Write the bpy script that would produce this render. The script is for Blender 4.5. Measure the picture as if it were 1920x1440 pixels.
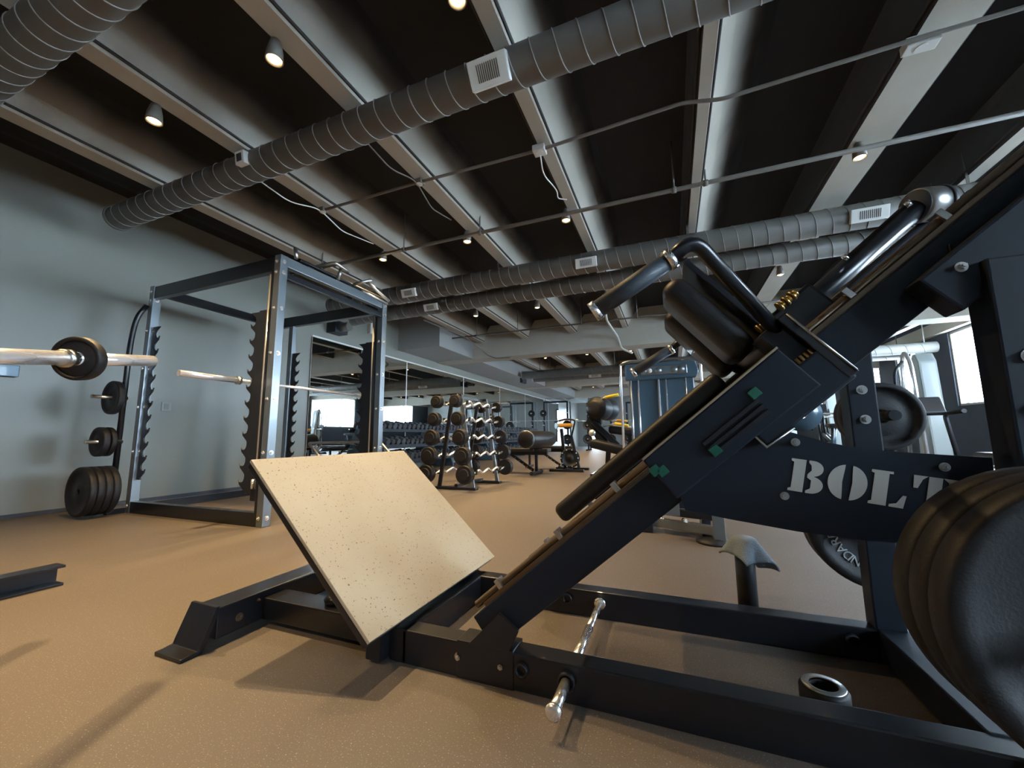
import bpy, bmesh, math, random
from mathutils import Vector, Matrix, Quaternion
random.seed(7)
D = bpy.data
C = bpy.context.scene.collection
sc = bpy.context.scene
for o in list(D.objects): D.objects.remove(o)

# ---------------------------------------------------------------- camera
def make_camera():
    f, cx, cy = 740.0, 960.0, 720.0
    a = Vector((1260-cx, -(815-cy), -f)).normalized()      # world +Y seen in camera space
    b = -Vector((-892-cx, -(834-cy), -f)).normalized()     # world +X
    b = (b - a*a.dot(b)).normalized()
    c = b.cross(a)
    cam = D.cameras.new('camera'); o = D.objects.new('camera', cam); C.objects.link(o)
    m = Matrix((b, a, c)).to_4x4(); m.translation = Vector((0, 0, 0.72))
    o.matrix_world = m
    cam.sensor_width = 36; cam.lens = 36*f/1920; cam.clip_start = .02; cam.clip_end = 200
    sc.camera = o
make_camera()

# ---------------------------------------------------------------- world / exposure
w = D.worlds.new('world'); sc.world = w; w.use_nodes = True
bg = w.node_tree.nodes['Background']
bg.inputs[0].default_value = (0.64, 0.82, 1.0, 1); bg.inputs[1].default_value = 17.0
vs = sc.view_settings
vs.view_transform = 'Standard'; vs.look = 'None'; vs.exposure = 1.12; vs.gamma = 1; vs.use_curve_mapping = False
LAMP_W = 138.0
LAMP_COL = (1.0, 0.69, 0.33)
FILL_COL = (1.0, .86, .66)

# ---------------------------------------------------------------- materials
def mat(name, col, rough=.5, metal=0.0, coat=0.0, noise=0.0, nscale=30, bump=0.0, bscale=200, col2=None, emit=None, estr=0, spec=.5):
    m = D.materials.new(name); m.use_nodes = True
    nt = m.node_tree; p = nt.nodes['Principled BSDF']
    p.inputs['Base Color'].default_value = (*col, 1)
    p.inputs['Roughness'].default_value = rough; p.inputs['Metallic'].default_value = metal
    p.inputs['Coat Weight'].default_value = coat; p.inputs['Specular IOR Level'].default_value = spec
    if emit:
        p.inputs['Emission Color'].default_value = (*emit, 1); p.inputs['Emission Strength'].default_value = estr
    tc = nt.nodes.new('ShaderNodeTexCoord')
    if noise or col2:
        n = nt.nodes.new('ShaderNodeTexNoise'); n.inputs['Scale'].default_value = nscale; n.inputs['Detail'].default_value = 5
        nt.links.new(tc.outputs['Object'], n.inputs['Vector'])
        mx = nt.nodes.new('ShaderNodeMix'); mx.data_type = 'RGBA'
        k = col2 or tuple(c*(1-noise) for c in col)
        mx.inputs[6].default_value = (*col, 1); mx.inputs[7].default_value = (*k, 1)
        nt.links.new(n.outputs['Fac'], mx.inputs[0]); nt.links.new(mx.outputs[2], p.inputs['Base Color'])
    if bump:
        n2 = nt.nodes.new('ShaderNodeTexNoise'); n2.inputs['Scale'].default_value = bscale; n2.inputs['Detail'].default_value = 3
        nt.links.new(tc.outputs['Object'], n2.inputs['Vector'])
        bp = nt.nodes.new('ShaderNodeBump'); bp.inputs['Strength'].default_value = bump; bp.inputs['Distance'].default_value = .01
        nt.links.new(n2.outputs['Fac'], bp.inputs['Height']); nt.links.new(bp.outputs[0], p.inputs['Normal'])
    return m
def speckled(name, base, base2, spk, thr, scale, rough=.6, bscale=3.0, vary=.5):
    """base noise plus small specks above a threshold"""
    m = mat(name, base, rough); nt = m.node_tree; p = nt.nodes['Principled BSDF']
    tc = nt.nodes.new('ShaderNodeTexCoord')
    n = nt.nodes.new('ShaderNodeTexNoise'); n.inputs['Scale'].default_value = bscale; n.inputs['Detail'].default_value = 6
    nt.links.new(tc.outputs['Object'], n.inputs['Vector'])
    mx = nt.nodes.new('ShaderNodeMix'); mx.data_type = 'RGBA'
    mx.inputs[6].default_value = (*base, 1); mx.inputs[7].default_value = (*base2, 1)
    nt.links.new(n.outputs['Fac'], mx.inputs[0])
    v = nt.nodes.new('ShaderNodeTexNoise'); v.inputs['Scale'].default_value = scale; v.inputs['Detail'].default_value = 2
    nt.links.new(tc.outputs['Object'], v.inputs['Vector'])
    r = nt.nodes.new('ShaderNodeMapRange'); r.inputs[1].default_value = thr; r.inputs[2].default_value = thr+.04
    nt.links.new(v.outputs['Fac'], r.inputs[0])
    m2 = nt.nodes.new('ShaderNodeMix'); m2.data_type = 'RGBA'
    nt.links.new(r.outputs[0], m2.inputs[0]); nt.links.new(mx.outputs[2], m2.inputs[6])
    m2.inputs[7].default_value = (*spk, 1)
    nt.links.new(m2.outputs[2], p.inputs['Base Color'])
    bp = nt.nodes.new('ShaderNodeBump'); bp.inputs['Strength'].default_value = .25; bp.inputs['Distance'].default_value = .002
    nt.links.new(v.outputs['Fac'], bp.inputs['Height']); nt.links.new(bp.outputs[0], p.inputs['Normal'])
    return m
M = {}
M['black'] = mat('black_powder_coat', (.008, .009, .012), .30, 0, .08, bump=.03, bscale=600, spec=.5)
M['satin'] = mat('satin_black', (.013, .015, .02), .48, 0, 0, spec=.35)
M['navy'] = mat('navy_black_steel', (.009, .014, .023), .5, 0, 0, spec=.3)
M['post'] = mat('steel_grey_post', (.22, .25, .27), .32, .75, .2)
M['chrome'] = mat('chrome', (.88, .88, .88), .24, .9)
M['steel'] = mat('brushed_steel', (.55, .55, .54), .32, 1, noise=.2, nscale=60)
M['whitebar'] = mat('bright_chrome_bar', (.9, .91, .93), .22, .7)
M['vinyl'] = mat('black_vinyl', (.012, .011, .011), .45, 0, .05, bump=.12, bscale=500)
M['vinylb'] = mat('brown_black_vinyl', (.014, .011, .010), .5, 0, .03, bump=.1, bscale=500)
M['grip'] = mat('grey_rubber_grip', (.04, .052, .065), .5, 0, .1, bump=.2, bscale=700)
M['rubber'] = mat('black_rubber', (.007, .007, .009), .6, 0, 0, bump=.1, bscale=200)
M['iron'] = mat('dark_cast_iron', (.010, .009, .009), .5, 0, 0, bump=.15, bscale=120, spec=.35)
M['brass'] = mat('worn_rail_steel', (.20, .15, .10), .38, .8)
M['plate'] = speckled('scuffed_foot_plate', (.45, .395, .30), (.34, .29, .20), (.12, .085, .05), .665, 130, .48, 3.5)
M['floor'] = speckled('speckled_rubber_floor', (.135, .110, .088), (.100, .083, .068), (.34, .29, .23), .64, 260, .55, 1.3)
M['wall'] = mat('grey_green_wall_paint', (.235, .237, .208), .33, noise=.12, nscale=1.5, bump=.04, bscale=150)
M['wallgrey'] = mat('grey_wall_paint', (.30, .30, .29), .6, noise=.1, nscale=2)
M['dark_wall'] = mat('dark_wall_paint', (.045, .05, .065), .7)
M['stem'] = mat('painted_concrete_beam', (.47, .435, .365), .75, noise=.18, nscale=4, bump=.1, bscale=60)
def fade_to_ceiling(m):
    """the grey blends to near black towards the top of each beam"""
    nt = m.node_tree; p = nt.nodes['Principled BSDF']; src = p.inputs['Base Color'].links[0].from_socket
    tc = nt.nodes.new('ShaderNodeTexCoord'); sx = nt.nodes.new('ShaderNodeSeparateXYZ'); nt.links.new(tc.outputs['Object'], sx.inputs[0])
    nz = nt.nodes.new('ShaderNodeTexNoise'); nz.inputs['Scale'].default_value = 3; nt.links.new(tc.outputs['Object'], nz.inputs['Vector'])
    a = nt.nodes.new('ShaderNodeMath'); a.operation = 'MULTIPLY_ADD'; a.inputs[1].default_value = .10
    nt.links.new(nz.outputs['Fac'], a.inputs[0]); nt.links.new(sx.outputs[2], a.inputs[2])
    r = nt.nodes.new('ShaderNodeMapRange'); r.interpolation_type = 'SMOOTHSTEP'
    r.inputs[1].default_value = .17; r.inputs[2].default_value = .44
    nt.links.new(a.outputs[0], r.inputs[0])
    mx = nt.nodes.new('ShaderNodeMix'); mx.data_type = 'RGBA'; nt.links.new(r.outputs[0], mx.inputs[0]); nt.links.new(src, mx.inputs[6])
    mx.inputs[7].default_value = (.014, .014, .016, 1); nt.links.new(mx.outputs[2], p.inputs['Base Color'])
M['tee'] = mat('beam_grey_fading_to_black', (.47, .435, .365), .75, noise=.18, nscale=4, bump=.1, bscale=60)  # grey lower down, blending to near black with height
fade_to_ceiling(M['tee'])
M['duct'] = mat('painted_spiral_duct', (.15, .145, .13), .55, .0, noise=.2, nscale=6)
M['ductseam'] = mat('spiral_duct_seam', (.20, .195, .18), .5, .1)
M['register'] = mat('white_register', (.62, .62, .58), .45)
M['slot'] = mat('register_slot', (.05, .05, .05), .8)
M['pipe'] = mat('painted_sprinkler_pipe', (.17, .16, .14), .5)
M['white'] = mat('white_plastic', (.75, .75, .72), .4)
M['greywhite'] = mat('off_white_cover', (.42, .47, .46), .4, 0, .2)
M['trimwhite'] = mat('bright_mirror_trim', (.8, .8, .78), .3, .3)
M['mirror'] = mat('mirror_glass', (.80, .84, .82), .015, 1)
M['yellow'] = mat('yellow_grip', (.85, .6, .02), .45)
M['orange'] = mat('orange_tan_pad', (.62, .33, .06), .5)
M['edge'] = mat('bare_metal_edge', (.55, .44, .30), .3, .9)
M['gold'] = mat('gold_zinc_hardware', (.55, .36, .12), .3, 1)
M['green'] = mat('green_slider_cap', (.005, .10, .06), .4)
M['bluepanel'] = mat('blue_grey_shroud', (.07, .12, .16), .3, .2, .3)
M['towel'] = mat('grey_terry_towel', (.19, .24, .29), .9, bump=.5, bscale=300)
M['letter'] = mat('cream_stencil_paint', (.50, .47, .42), .6)
M['lettergrey'] = mat('grey_raised_lettering', (.42, .47, .50), .5)
M['frame'] = mat('window_frame_paint', (.45, .42, .36), .5)
M['lamp'] = mat('lit_lamp_face', (1, .8, .5), .5, emit=(1.0, .66, .28), estr=6)
M['dumb'] = mat('rubber_dumbbell_head', (.05, .065, .085), .35, .1, .3)
M['logo'] = mat('silver_logo_disc', (.6, .6, .62), .35, .5)
M['wood'] = mat('reddish_plate', (.10, .035, .02), .5)

# window pane: nearly clear, keeps a faint reflection
g = D.materials.new('window_glass'); g.use_nodes = True; nt = g.node_tree
for n in list(nt.nodes):
    if n.type != 'OUTPUT_MATERIAL': nt.nodes.remove(n)
out = [n for n in nt.nodes if n.type == 'OUTPUT_MATERIAL'][0]
tr = nt.nodes.new('ShaderNodeBsdfTransparent'); gl = nt.nodes.new('ShaderNodeBsdfGlossy'); gl.inputs['Roughness'].default_value = .02
fr = nt.nodes.new('ShaderNodeFresnel'); mxs = nt.nodes.new('ShaderNodeMixShader')
mxs.inputs[0].default_value = .05; nt.links.new(tr.outputs[0], mxs.inputs[1]); nt.links.new(gl.outputs[0], mxs.inputs[2])
nt.links.new(mxs.outputs[0], out.inputs[0])
M['glass'] = g

# ceiling: black slab with a soft grey band along one side of every beam
def ceiling_mat():
    m = mat('black_ceiling_grey_bands', (.012, .012, .014), .8); nt = m.node_tree; p = nt.nodes['Principled BSDF']
    tc = nt.nodes.new('ShaderNodeTexCoord'); sx = nt.nodes.new('ShaderNodeSeparateXYZ')
    nt.links.new(tc.outputs['Object'], sx.inputs[0])
    nz = nt.nodes.new('ShaderNodeTexNoise'); nz.inputs['Scale'].default_value = 2.5; nz.inputs['Detail'].default_value = 4
    nt.links.new(tc.outputs['Object'], nz.inputs['Vector'])
    def mth(op, a, b=None):
        n = nt.nodes.new('ShaderNodeMath'); n.operation = op
        for i, x in enumerate((a, b)):
            if x is None: continue
            if isinstance(x, (int, float)): n.inputs[i].default_value = x
            else: nt.links.new(x, n.inputs[i])
        return n.outputs[0]
    wob = mth('MULTIPLY', mth('SUBTRACT', nz.outputs['Fac'], .5), .12)
    u = mth('ADD', mth('SUBTRACT', sx.outputs[0], BEAM0+.14-1.2*20), wob)
    fr_ = mth('MODULO', u, 1.2)
    r = nt.nodes.new('ShaderNodeMapRange'); r.interpolation_type = 'SMOOTHSTEP'
    r.inputs[1].default_value = .0; r.inputs[2].default_value = .10; r.inputs[3].default_value = 1; r.inputs[4].default_value = 0
    nt.links.new(fr_, r.inputs[0])
    mx = nt.nodes.new('ShaderNodeMix'); mx.data_type = 'RGBA'
    nt.links.new(r.outputs[0], mx.inputs[0])
    mx.inputs[6].default_value = (.012, .012, .014, 1); mx.inputs[7].default_value = (.03, .03, .028, 1)
    nt.links.new(mx.outputs[2], p.inputs['Base Color'])
    return m
BEAM0 = .31
M['ceiling'] = ceiling_mat()

# ---------------------------------------------------------------- mesh helpers
class MB:
    def __init__(s): s.bm = bmesh.new()
    def _xf(s, verts, Mx): bmesh.ops.transform(s.bm, matrix=Mx, verts=verts)
    def box(s, c, d, R=None, bev=.004):
        r = bmesh.ops.create_cube(s.bm, size=1); vs_ = r['verts']
        s._xf(vs_, Matrix.Diagonal((*d, 1)))
        if bev and min(d) > 2.2*bev:
            es = list({e for v in vs_ for e in v.link_edges})
            rr = bmesh.ops.bevel(s.bm, geom=es, offset=bev, segments=2, profile=.6, affect='EDGES')
            vs_ = list({v for f in rr['faces'] for v in f.verts} | {v for v in vs_ if v.is_valid})
        Mx = Matrix.Translation(Vector(c))
        if R is not None: Mx = Mx @ R.to_4x4()
        s._xf(vs_, Mx); return s
    def bb(s, lo, hi, bev=.004):
        return s.box([(a+b)/2 for a, b in zip(lo, hi)], [abs(b-a) for a, b in zip(lo, hi)], None, bev)
    def beam(s, p, q, wd, ht, up=(0, 0, 1), bev=.004):
        p = Vector(p); q = Vector(q); x = (q-p).normalized(); u = Vector(up)
        y = u.cross(x)
        if y.length < 1e-4: y = Vector((0, 1, 0)).cross(x)
        y.normalize(); z = x.cross(y)
        R = Matrix((x, y, z)).transposed()
        return s.box((p+q)/2, ((q-p).length, wd, ht), R, bev)
    def cyl(s, p, q, r, r2=None, seg=24, smooth=True):
        p = Vector(p); q = Vector(q); d = q-p
        rr = bmesh.ops.create_cone(s.bm, cap_ends=True, segments=seg, radius1=r, radius2=r if r2 is None else r2, depth=d.length)
        R = Vector((0, 0, 1)).rotation_difference(d.normalized()).to_matrix().to_4x4()
        s._xf(rr['verts'], Matrix.Translation((p+q)/2) @ R)
        if smooth:
            for f in {f for v in rr['verts'] for f in v.link_faces}:
                if len(f.verts) == 4: f.smooth = True
        return s
    def tube(s, pts, r, seg=12, fillet=0.0, close=True):
        P = [Vector(p) for p in pts]
        if fillet:
            Q = [P[0]]
            for i in range(1, len(P)-1):
                a, b, c = P[i-1], P[i], P[i+1]
                f1 = min(fillet, (a-b).length*.45); f2 = min(fillet, (c-b).length*.45)
                A = b+(a-b).normalized()*f1; B = b+(c-b).normalized()*f2
                for k in range(6):
                    t = k/5; Q.append(A*(1-t)**2 + b*2*t*(1-t) + B*t*t)
            Q.append(P[-1]); P = Q
        rad = r if isinstance(r, (list, tuple)) else [r]*len(P)
        T = (P[1]-P[0]).normalized(); N = T.orthogonal().normalized(); rings = []
        for i, p in enumerate(P):
            if i == 0: t = P[1]-P[0]
            elif i == len(P)-1: t = P[-1]-P[-2]
            else: t = (P[i+1]-P[i]).normalized()+(P[i]-P[i-1]).normalized()
            t.normalize(); N = (T.rotation_difference(t) @ N); N = (N-t*N.dot(t)).normalized(); T = t
            B = t.cross(N)
            rings.append([s.bm.verts.new(p+(N*math.cos(2*math.pi*k/seg)+B*math.sin(2*math.pi*k/seg))*rad[i]) for k in range(seg)])
        for a, b in zip(rings, rings[1:]):
            for k in range(seg):
                f = s.bm.faces.new((a[k], a[(k+1) % seg], b[(k+1) % seg], b[k])); f.smooth = True
        if close:
            s.bm.faces.new(rings[0][::-1]); s.bm.faces.new(rings[-1])
        return s
    def lathe(s, prof, o, ax, seg=40, smooth=True):
        """prof: [(r, h)] revolved about axis ax from origin o"""
        o = Vector(o); ax = Vector(ax).normalized(); N = ax.orthogonal().normalized(); B = ax.cross(N); rings = []
        for r, h in prof:
            if r < 1e-6: rings.append([s.bm.verts.new(o+ax*h)])
            else: rings.append([s.bm.verts.new(o+ax*h+(N*math.cos(2*math.pi*k/seg)+B*math.sin(2*math.pi*k/seg))*r) for k in range(seg)])
        for a, b in zip(rings, rings[1:]):
            for k in range(seg):
                k2 = (k+1) % seg
                vs_ = [a[k % len(a)], a[k2 % len(a)], b[k2 % len(b)], b[k % len(b)]]
                u = []
                for v in vs_:
                    if v not in u: u.append(v)
                if len(u) > 2:
                    f = s.bm.faces.new(u); f.smooth = smooth
        return s
    def prism(s, poly, o, u, v, th, bev=0):
        """2-D polygon in the plane (o,u,v) pushed by th along u x v"""
        o = Vector(o); u = Vector(u).normalized(); v = Vector(v).normalized(); n = u.cross(v)
        a = [s.bm.verts.new(o+u*x+v*y) for x, y in poly]; b = [s.bm.verts.new(o+u*x+v*y+n*th) for x, y in poly]
        fs = [s.bm.faces.new(a[::-1]), s.bm.faces.new(b)]
        for i in range(len(a)):
            j = (i+1) % len(a); fs.append(s.bm.faces.new((a[i], a[j], b[j], b[i])))
        if bev:
            bmesh.ops.bevel(s.bm, geom=list({e for f in fs for e in f.edges}), offset=bev, segments=2, affect='EDGES', profile=.6)
        return s
    def pad(s, c, d, R=None, bev=.03):
        r = bmesh.ops.create_cube(s.bm, size=1); vs_ = r['verts']
        s._xf(vs_, Matrix.Diagonal((*d, 1)))
        es = list({e for v in vs_ for e in v.link_edges})
        rr = bmesh.ops.bevel(s.bm, geom=es, offset=min(bev, min(d)*.45), segments=5, profile=.5, affect='EDGES')
        for f in rr['faces']: f.smooth = True
        vs_ = list({v for f in rr['faces'] for v in f.verts} | {v for v in vs_ if v.is_valid})
        Mx = Matrix.Translation(Vector(c))
        if R is not None: Mx = Mx @ R.to_4x4()
        s._xf(vs_, Mx); return s
    def build(s, name, m, parent=None, root=None):
        bm = s.bm; bmesh.ops.recalc_face_normals(bm, faces=bm.faces)
        me = D.meshes.new(name)
        r = parent
        off = Vector((0, 0, 0))
        while r is not None:
            off += r.location; r = r.parent
        if parent is None:
            # origin at the centre of the base
            xs = [v.co for v in bm.verts]
            off = Vector(((min(v.x for v in xs)+max(v.x for v in xs))/2, (min(v.y for v in xs)+max(v.y for v in xs))/2, min(v.z for v in xs))) if root is None else Vector(root)
        bmesh.ops.translate(bm, verts=bm.verts, vec=-off)
        bm.to_mesh(me); bm.free(); me.materials.append(m)
        o = D.objects.new(name, me); C.objects.link(o)
        if parent is None: o.location = off
        else: o.parent = parent
        return o
def tag(o, label=None, cat=None, group=None, kind=None):
    if label: o['label'] = label
    if cat: o['category'] = cat
    if group: o['group'] = group
    if kind: o['kind'] = kind
    return o
def thing(name, label, cat, loc=(0, 0, 0), group=None):
    o = D.objects.new(name, None); o.empty_display_size = .1; C.objects.link(o); o.location = loc
    return tag(o, label, cat, group)
def struct(name, mb, m, label=None, root=(0, 0, 0)):
    o = mb.build(name, m, None, root); o['kind'] = 'structure'
    if label: o['label'] = label
    return o
def copy_tree(o, parent=None):
    c = o.copy(); C.objects.link(c); c.parent = parent
    for ch in list(o.children): copy_tree(ch, c)
    return c
X3, Y3, Z3 = Vector((1, 0, 0)), Vector((0, 1, 0)), Vector((0, 0, 1))

# ---------------------------------------------------------------- room
WL, WR, YB, YF, ZC, ZB = -5.75, 6.0, 26.0, -4.0, 3.52, 3.10
struct('floor', MB().bb((WL-.2, YF-.2, -.1), (WR+.2, YB+.2, 0), 0), M['floor'], 'brown speckled rubber gym floor')
struct('ceiling', MB().bb((WL-.2, YF-.2, ZC), (WR+.2, YB+.2, ZC+.1), 0), M['ceiling'], 'black ceiling slab between grey beams')
struct('wall_left', MB().bb((WL-.2, YF, 0), (WL, YB, ZC), 0), M['wall'], 'grey green painted wall with mirrors')
struct('wall_front', MB().bb((WL-.2, YF-.2, 0), (WR+.2, YF, ZC), 0), M['wallgrey'])
DX0, DX1 = -4.95, -4.25          # narrow glazed door in the far wall
b = MB().bb((WL-.2, YB, 0), (DX0, YB+.2, ZC), 0).bb((DX1, YB, 0), (WR+.2, YB+.2, ZC), 0).bb((DX0, YB, 2.5), (DX1, YB+.2, ZC), 0)
struct('wall_back', b, M['wallgrey'], 'grey far wall of the gym')
wins = [(-2.6, 1.0), (3.0, 6.4), (8.6, 11.95), (13.3, 14.3), (15.3, 18.4), (20.9, 24.1)]
W0, W1 = 1.30, 2.98
b = MB().bb((WR, YF, 0), (WR+.2, YB, W0), 0).bb((WR, YF, W1), (WR+.2, YB, ZC), 0)
e = YF
for a, c in wins+[(YB, YB)]:
    if a > e: b.bb((WR, e, W0), (WR+.2, a, W1), 0)
    e = c
struct('wall_right', b, M['dark_wall'], 'dark wall with bright windows')
for i, (a, c) in enumerate(wins):
    t = .05
    b = MB().bb((WR+.03, a, W0), (WR+.12, c, W0+t)).bb((WR+.03, a, W1-t), (WR+.12, c, W1)).bb((WR+.03, a, W0), (WR+.12, a+t, W1)).bb((WR+.03, c-t, W0), (WR+.12, c, W1))
    n = max(1, round((c-a)/1.15))
    for k in range(1, n):
        y = a+(c-a)*k/n; b.bb((WR+.02, y-.035, W0), (WR+.12, y+.035, W1))
    f_ = struct('window_%d' % (i+1), b, M['frame'], 'bright window with pale frame')
    MB().bb((WR+.07, a+.02, W0+.02), (WR+.076, c-.02, W1-.02), 0).build('window_pane', M['glass'], f_)
b = MB().bb((DX0, YB+.02, 0), (DX0+.08, YB+.1, 2.5)).bb((DX1-.08, YB+.02, 0), (DX1, YB+.1, 2.5)).bb((DX0, YB+.02, 2.42), (DX1, YB+.1, 2.5)).bb((DX0, YB+.02, 1.0), (DX1, YB+.1, 1.08))
d_ = struct('door_1', b, M['dark_wall'], 'glazed door in the far wall')
MB().bb((DX0+.04, YB+.05, .05), (DX1-.04, YB+.056, 2.45), 0).build('door_pane', M['glass'], d_)
b = MB().bb((-4.64, YB+.01, .9), (-4.54, YB+.03, 2.1))
# lintel band above the windows, cast along the right wall
struct('trim_1', MB().bb((WR-.12, 6.0, 3.0), (WR, YB, 3.28), .005), M['stem'], 'pale lintel above the windows')

# ceiling beams (double-tee stems)
def stem_mesh(x0, ya, yb, wd=.15, fl=.32):
    prof = [(0, ZB), (wd, ZB), (wd+.005, ZB+.02), (wd+(fl-wd)*.30, ZB+.17), (wd+(fl-wd)*.55, ZB+.28), (wd+(fl-wd)*.80, ZC-.05), (fl, ZC), (-.05, ZC), (-.03, ZC-.08), (-.005, ZB+.02)]
    b = MB(); b.prism([(x, z) for x, z in prof], (x0, yb, 0), (1, 0, 0), (0, 0, 1), yb-ya)
    # thin recessed conduit line along the right lower edge
    return b
tn = 2
SHP = {-2: (.15, .36), -1: (.10, .38), 0: (.08, .50), 1: (.29, .60), 2: (.12, .5)}
for k in range(-4, 5):
    x0 = BEAM0+1.2*k
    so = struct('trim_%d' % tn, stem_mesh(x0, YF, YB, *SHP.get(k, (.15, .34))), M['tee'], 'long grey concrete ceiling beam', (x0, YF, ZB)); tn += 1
    so.data.materials.append(M['slot'])
    for pg in so.data.polygons:
        if pg.normal.x < -.6: pg.material_index = 1
    struct('trim_%d' % tn, MB().tube([(x0+SHP.get(k, (.15, .25))[0]+.014, YF, ZB+.03), (x0+SHP.get(k, (.15, .25))[0]+.014, YB, ZB+.03)], .011, 8).tube([(x0-.02, YF, ZB+.04), (x0-.02, YB, ZB+.04)], .011, 8), M['slot'], 'thin dark line along a ceiling beam'); tn += 1
# cross beams
for (ya, yb, zb) in [(8.9, 9.35, 2.68), (15.2, 15.7, 2.68), (20.6, 21.0, 2.7)]:
    struct('trim_%d' % tn, MB().bb((WL, ya, zb), (WR, yb, ZC), .01), M['stem'], 'deep grey cross beam under the ceiling'); tn += 1
struct('trim_%d' % tn, MB().bb((WL, 7.3, 2.7), (-4.64, 24.0, ZC), .005), M['wallgrey'], 'boxed grey bulkhead above the mirrors'); tn += 1
struct('baseboard_left', MB().bb((WL, YF, 0), (WL+.012, 4.9, .04), .002), M['dark_wall'])

# mirrors on the left wall
ys = [4.95, 7.63, 10.39, 13.1, 15.8, 18.5, 21.2]
lab = ['mirror panel nearest the power cage, first along the wall', 'second mirror panel along the wall, behind the dumbbells', 'third mirror panel along the dumbbell wall', 'fourth mirror panel along the dumbbell wall', 'fifth mirror panel, far down the wall', 'sixth mirror panel, farthest down the wall']
for i in range(6):
    t = thing('wall_mirror', lab[i], 'mirror', (WL, ys[i], .4), 'mirror panels on the left wall')
    MB().bb((WL, ys[i]+.006, .4), (WL+.012, ys[i+1]-.006, 2.48), .002).build('mirror_glass', M['mirror'], t)
    MB().bb((WL, ys[i], 2.48), (WL+.03, ys[i+1], 2.505), .003).build('top_trim', M['trimwhite'], t)
    MB().bb((WL, ys[i]-.008, .4), (WL+.02, ys[i]+.008, 2.48), .002).build('side_trim', M['trimwhite'] if i else M['pipe'], t)

# ---------------------------------------------------------------- ducts, pipes, lamps
def duct(name, x0, x1, y, z, r, label, regs, pitch=.14, capends=True):
    t = thing(name, label, 'duct', ((x0+x1)/2, y, z-r))
    MB().cyl((x0, y, z), (x1, y, z), r, seg=40).build('duct_body', M['duct'], t)
    b = MB(); x = x0+.05
    n = int((x1-x0)/pitch)
    for i in range(n):
        xx = x0+.06+i*pitch
        # slightly skewed seam ring: a tilted torus like the helix of a spiral duct
        pts = [(xx+pitch*.5*math.sin(a*.5), y+math.cos(a)*(r+.001), z+math.sin(a)*(r+.001)) for a in [j*math.pi/14 for j in range(29)]]
        pts = [(xx+pitch*j/28, q[1], q[2]) for j, q in enumerate(pts)]
        b.tube(pts, .0045, 5, close=False)
    b.build('spiral_seam', M['ductseam'], t)
    if capends:
        MB().cyl((x0-.012, y, z), (x0+.02, y, z), r+.006, seg=40).build('end_cap', M['duct'], t)
    for (xr, ang, wd, ht) in regs:
        a = math.radians(ang); n_ = Vector((0, -math.cos(a), -math.sin(a))); up = Vector((0, -math.sin(a), math.cos(a)))
        c = Vector((xr, y, z))+n_*(r+.012)
        R = Matrix((X3, up, n_)).transposed()
        g_ = MB().box(c, (wd, ht, .05), R, .006).build('register', M['register'], t)
        b = MB(); ns = 11
        for k in range(ns):
            b.box(c+n_*.026+X3*((k-(ns-1)/2)*wd*.052), (wd*.02, ht*.6, .004), R, 0)
        b.build('louvre_slots', M['slot'], g_)
    for k in range(int((x1-x0)/2.4)+1):
        xs_ = x0+.6+k*2.4
        if xs_ < x1: MB().bb((xs_-.012, y-.002, z+r-.01), (xs_+.012, y+.002, ZC), 0).build('hanger_strap', M['pipe'], t)
    return t
duct('air_duct', -5.1, 5.9, 2.0, 2.95, .112, 'long grey spiral duct crossing overhead above the squat machine', [(-.89, 35, .25, .15), (-3.05, 10, .1, .1)])
duct('air_duct', -5.1, 5.9, 4.76, 2.88, .128, 'upper grey spiral duct of the pair behind the power cage', [(-.86, 22, .26, .12), (1.9, 22, .3, .13), (-3.48, 22, .24, .12)])
duct('air_duct', -5.1, 5.9, 5.24, 2.80, .118, 'lower grey spiral duct of the pair behind the power cage', [(-3.42, 22, .24, .11)])
duct('air_duct', -5.1, 1.0, .80, 2.93, .115, 'grey spiral duct in the near upper left corner', [(-3.45, 10, .18, .12)])
duct('air_duct', -4.5, 5.9, 12.2, 2.72, .13, 'grey spiral duct beyond the deep cross beam', [(-1.0, 22, .4, .13)], .3)
duct('air_duct', -4.5, 5.9, 13.4, 2.78, .14, 'grey spiral duct farthest down the room', [(-2.3, 22, .4, .13)], .4)

def pipe(label, pts, r, hang=(), name='sprinkler_pipe'):
    t = thing(name, label, 'pipe', pts[0])
    MB().tube(pts, r, 12, .05).build('pipe_run', M['pipe'], t)
    for (x, y, z) in hang:
        b = MB().cyl((x, y, z+r*.5), (x, y, ZC), .008, seg=8); b.cyl((x-.02, y, z), (x+.02, y, z), r+.008, seg=16)
        b.build('pipe_hanger', M['pipe'], t)
    return t
pipe('straight grey sprinkler pipe crossing between the two ducts', [(-4.9, 3.80, 3.02), (5.9, 3.80, 3.02)], .021, [(-4.3, 3.8, 3.02), (-2.95, 3.8, 3.02), (-1.9, 3.8, 3.02), (.15, 3.8, 3.02), (.42, 3.8, 3.02), (3, 3.8, 3.02)])
pipe('thin sprinkler pipe in front of the deep cross beam', [(-4.7, 7.85, 3.0), (5.9, 7.85, 3.0)], .018, [(-4.0, 7.85, 3.), (-3.0, 7.85, 3.), (-1.6, 7.85, 3.), (-.5, 7.85, 3.)])
pipe('thin kinked conduit pipe crossing the beams behind the big duct', [(-3.2, 2.80, 3.04), (-2.0, 2.8, 3.04), (-.86, 2.82, 3.03), (.2, 2.80, 3.06), (.45, 2.80, 3.0), (1.5, 2.80, 3.03), (3.5, 2.8, 3.03), (5.9, 2.8, 3.03)], .013, name='conduit_pipe')
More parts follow.
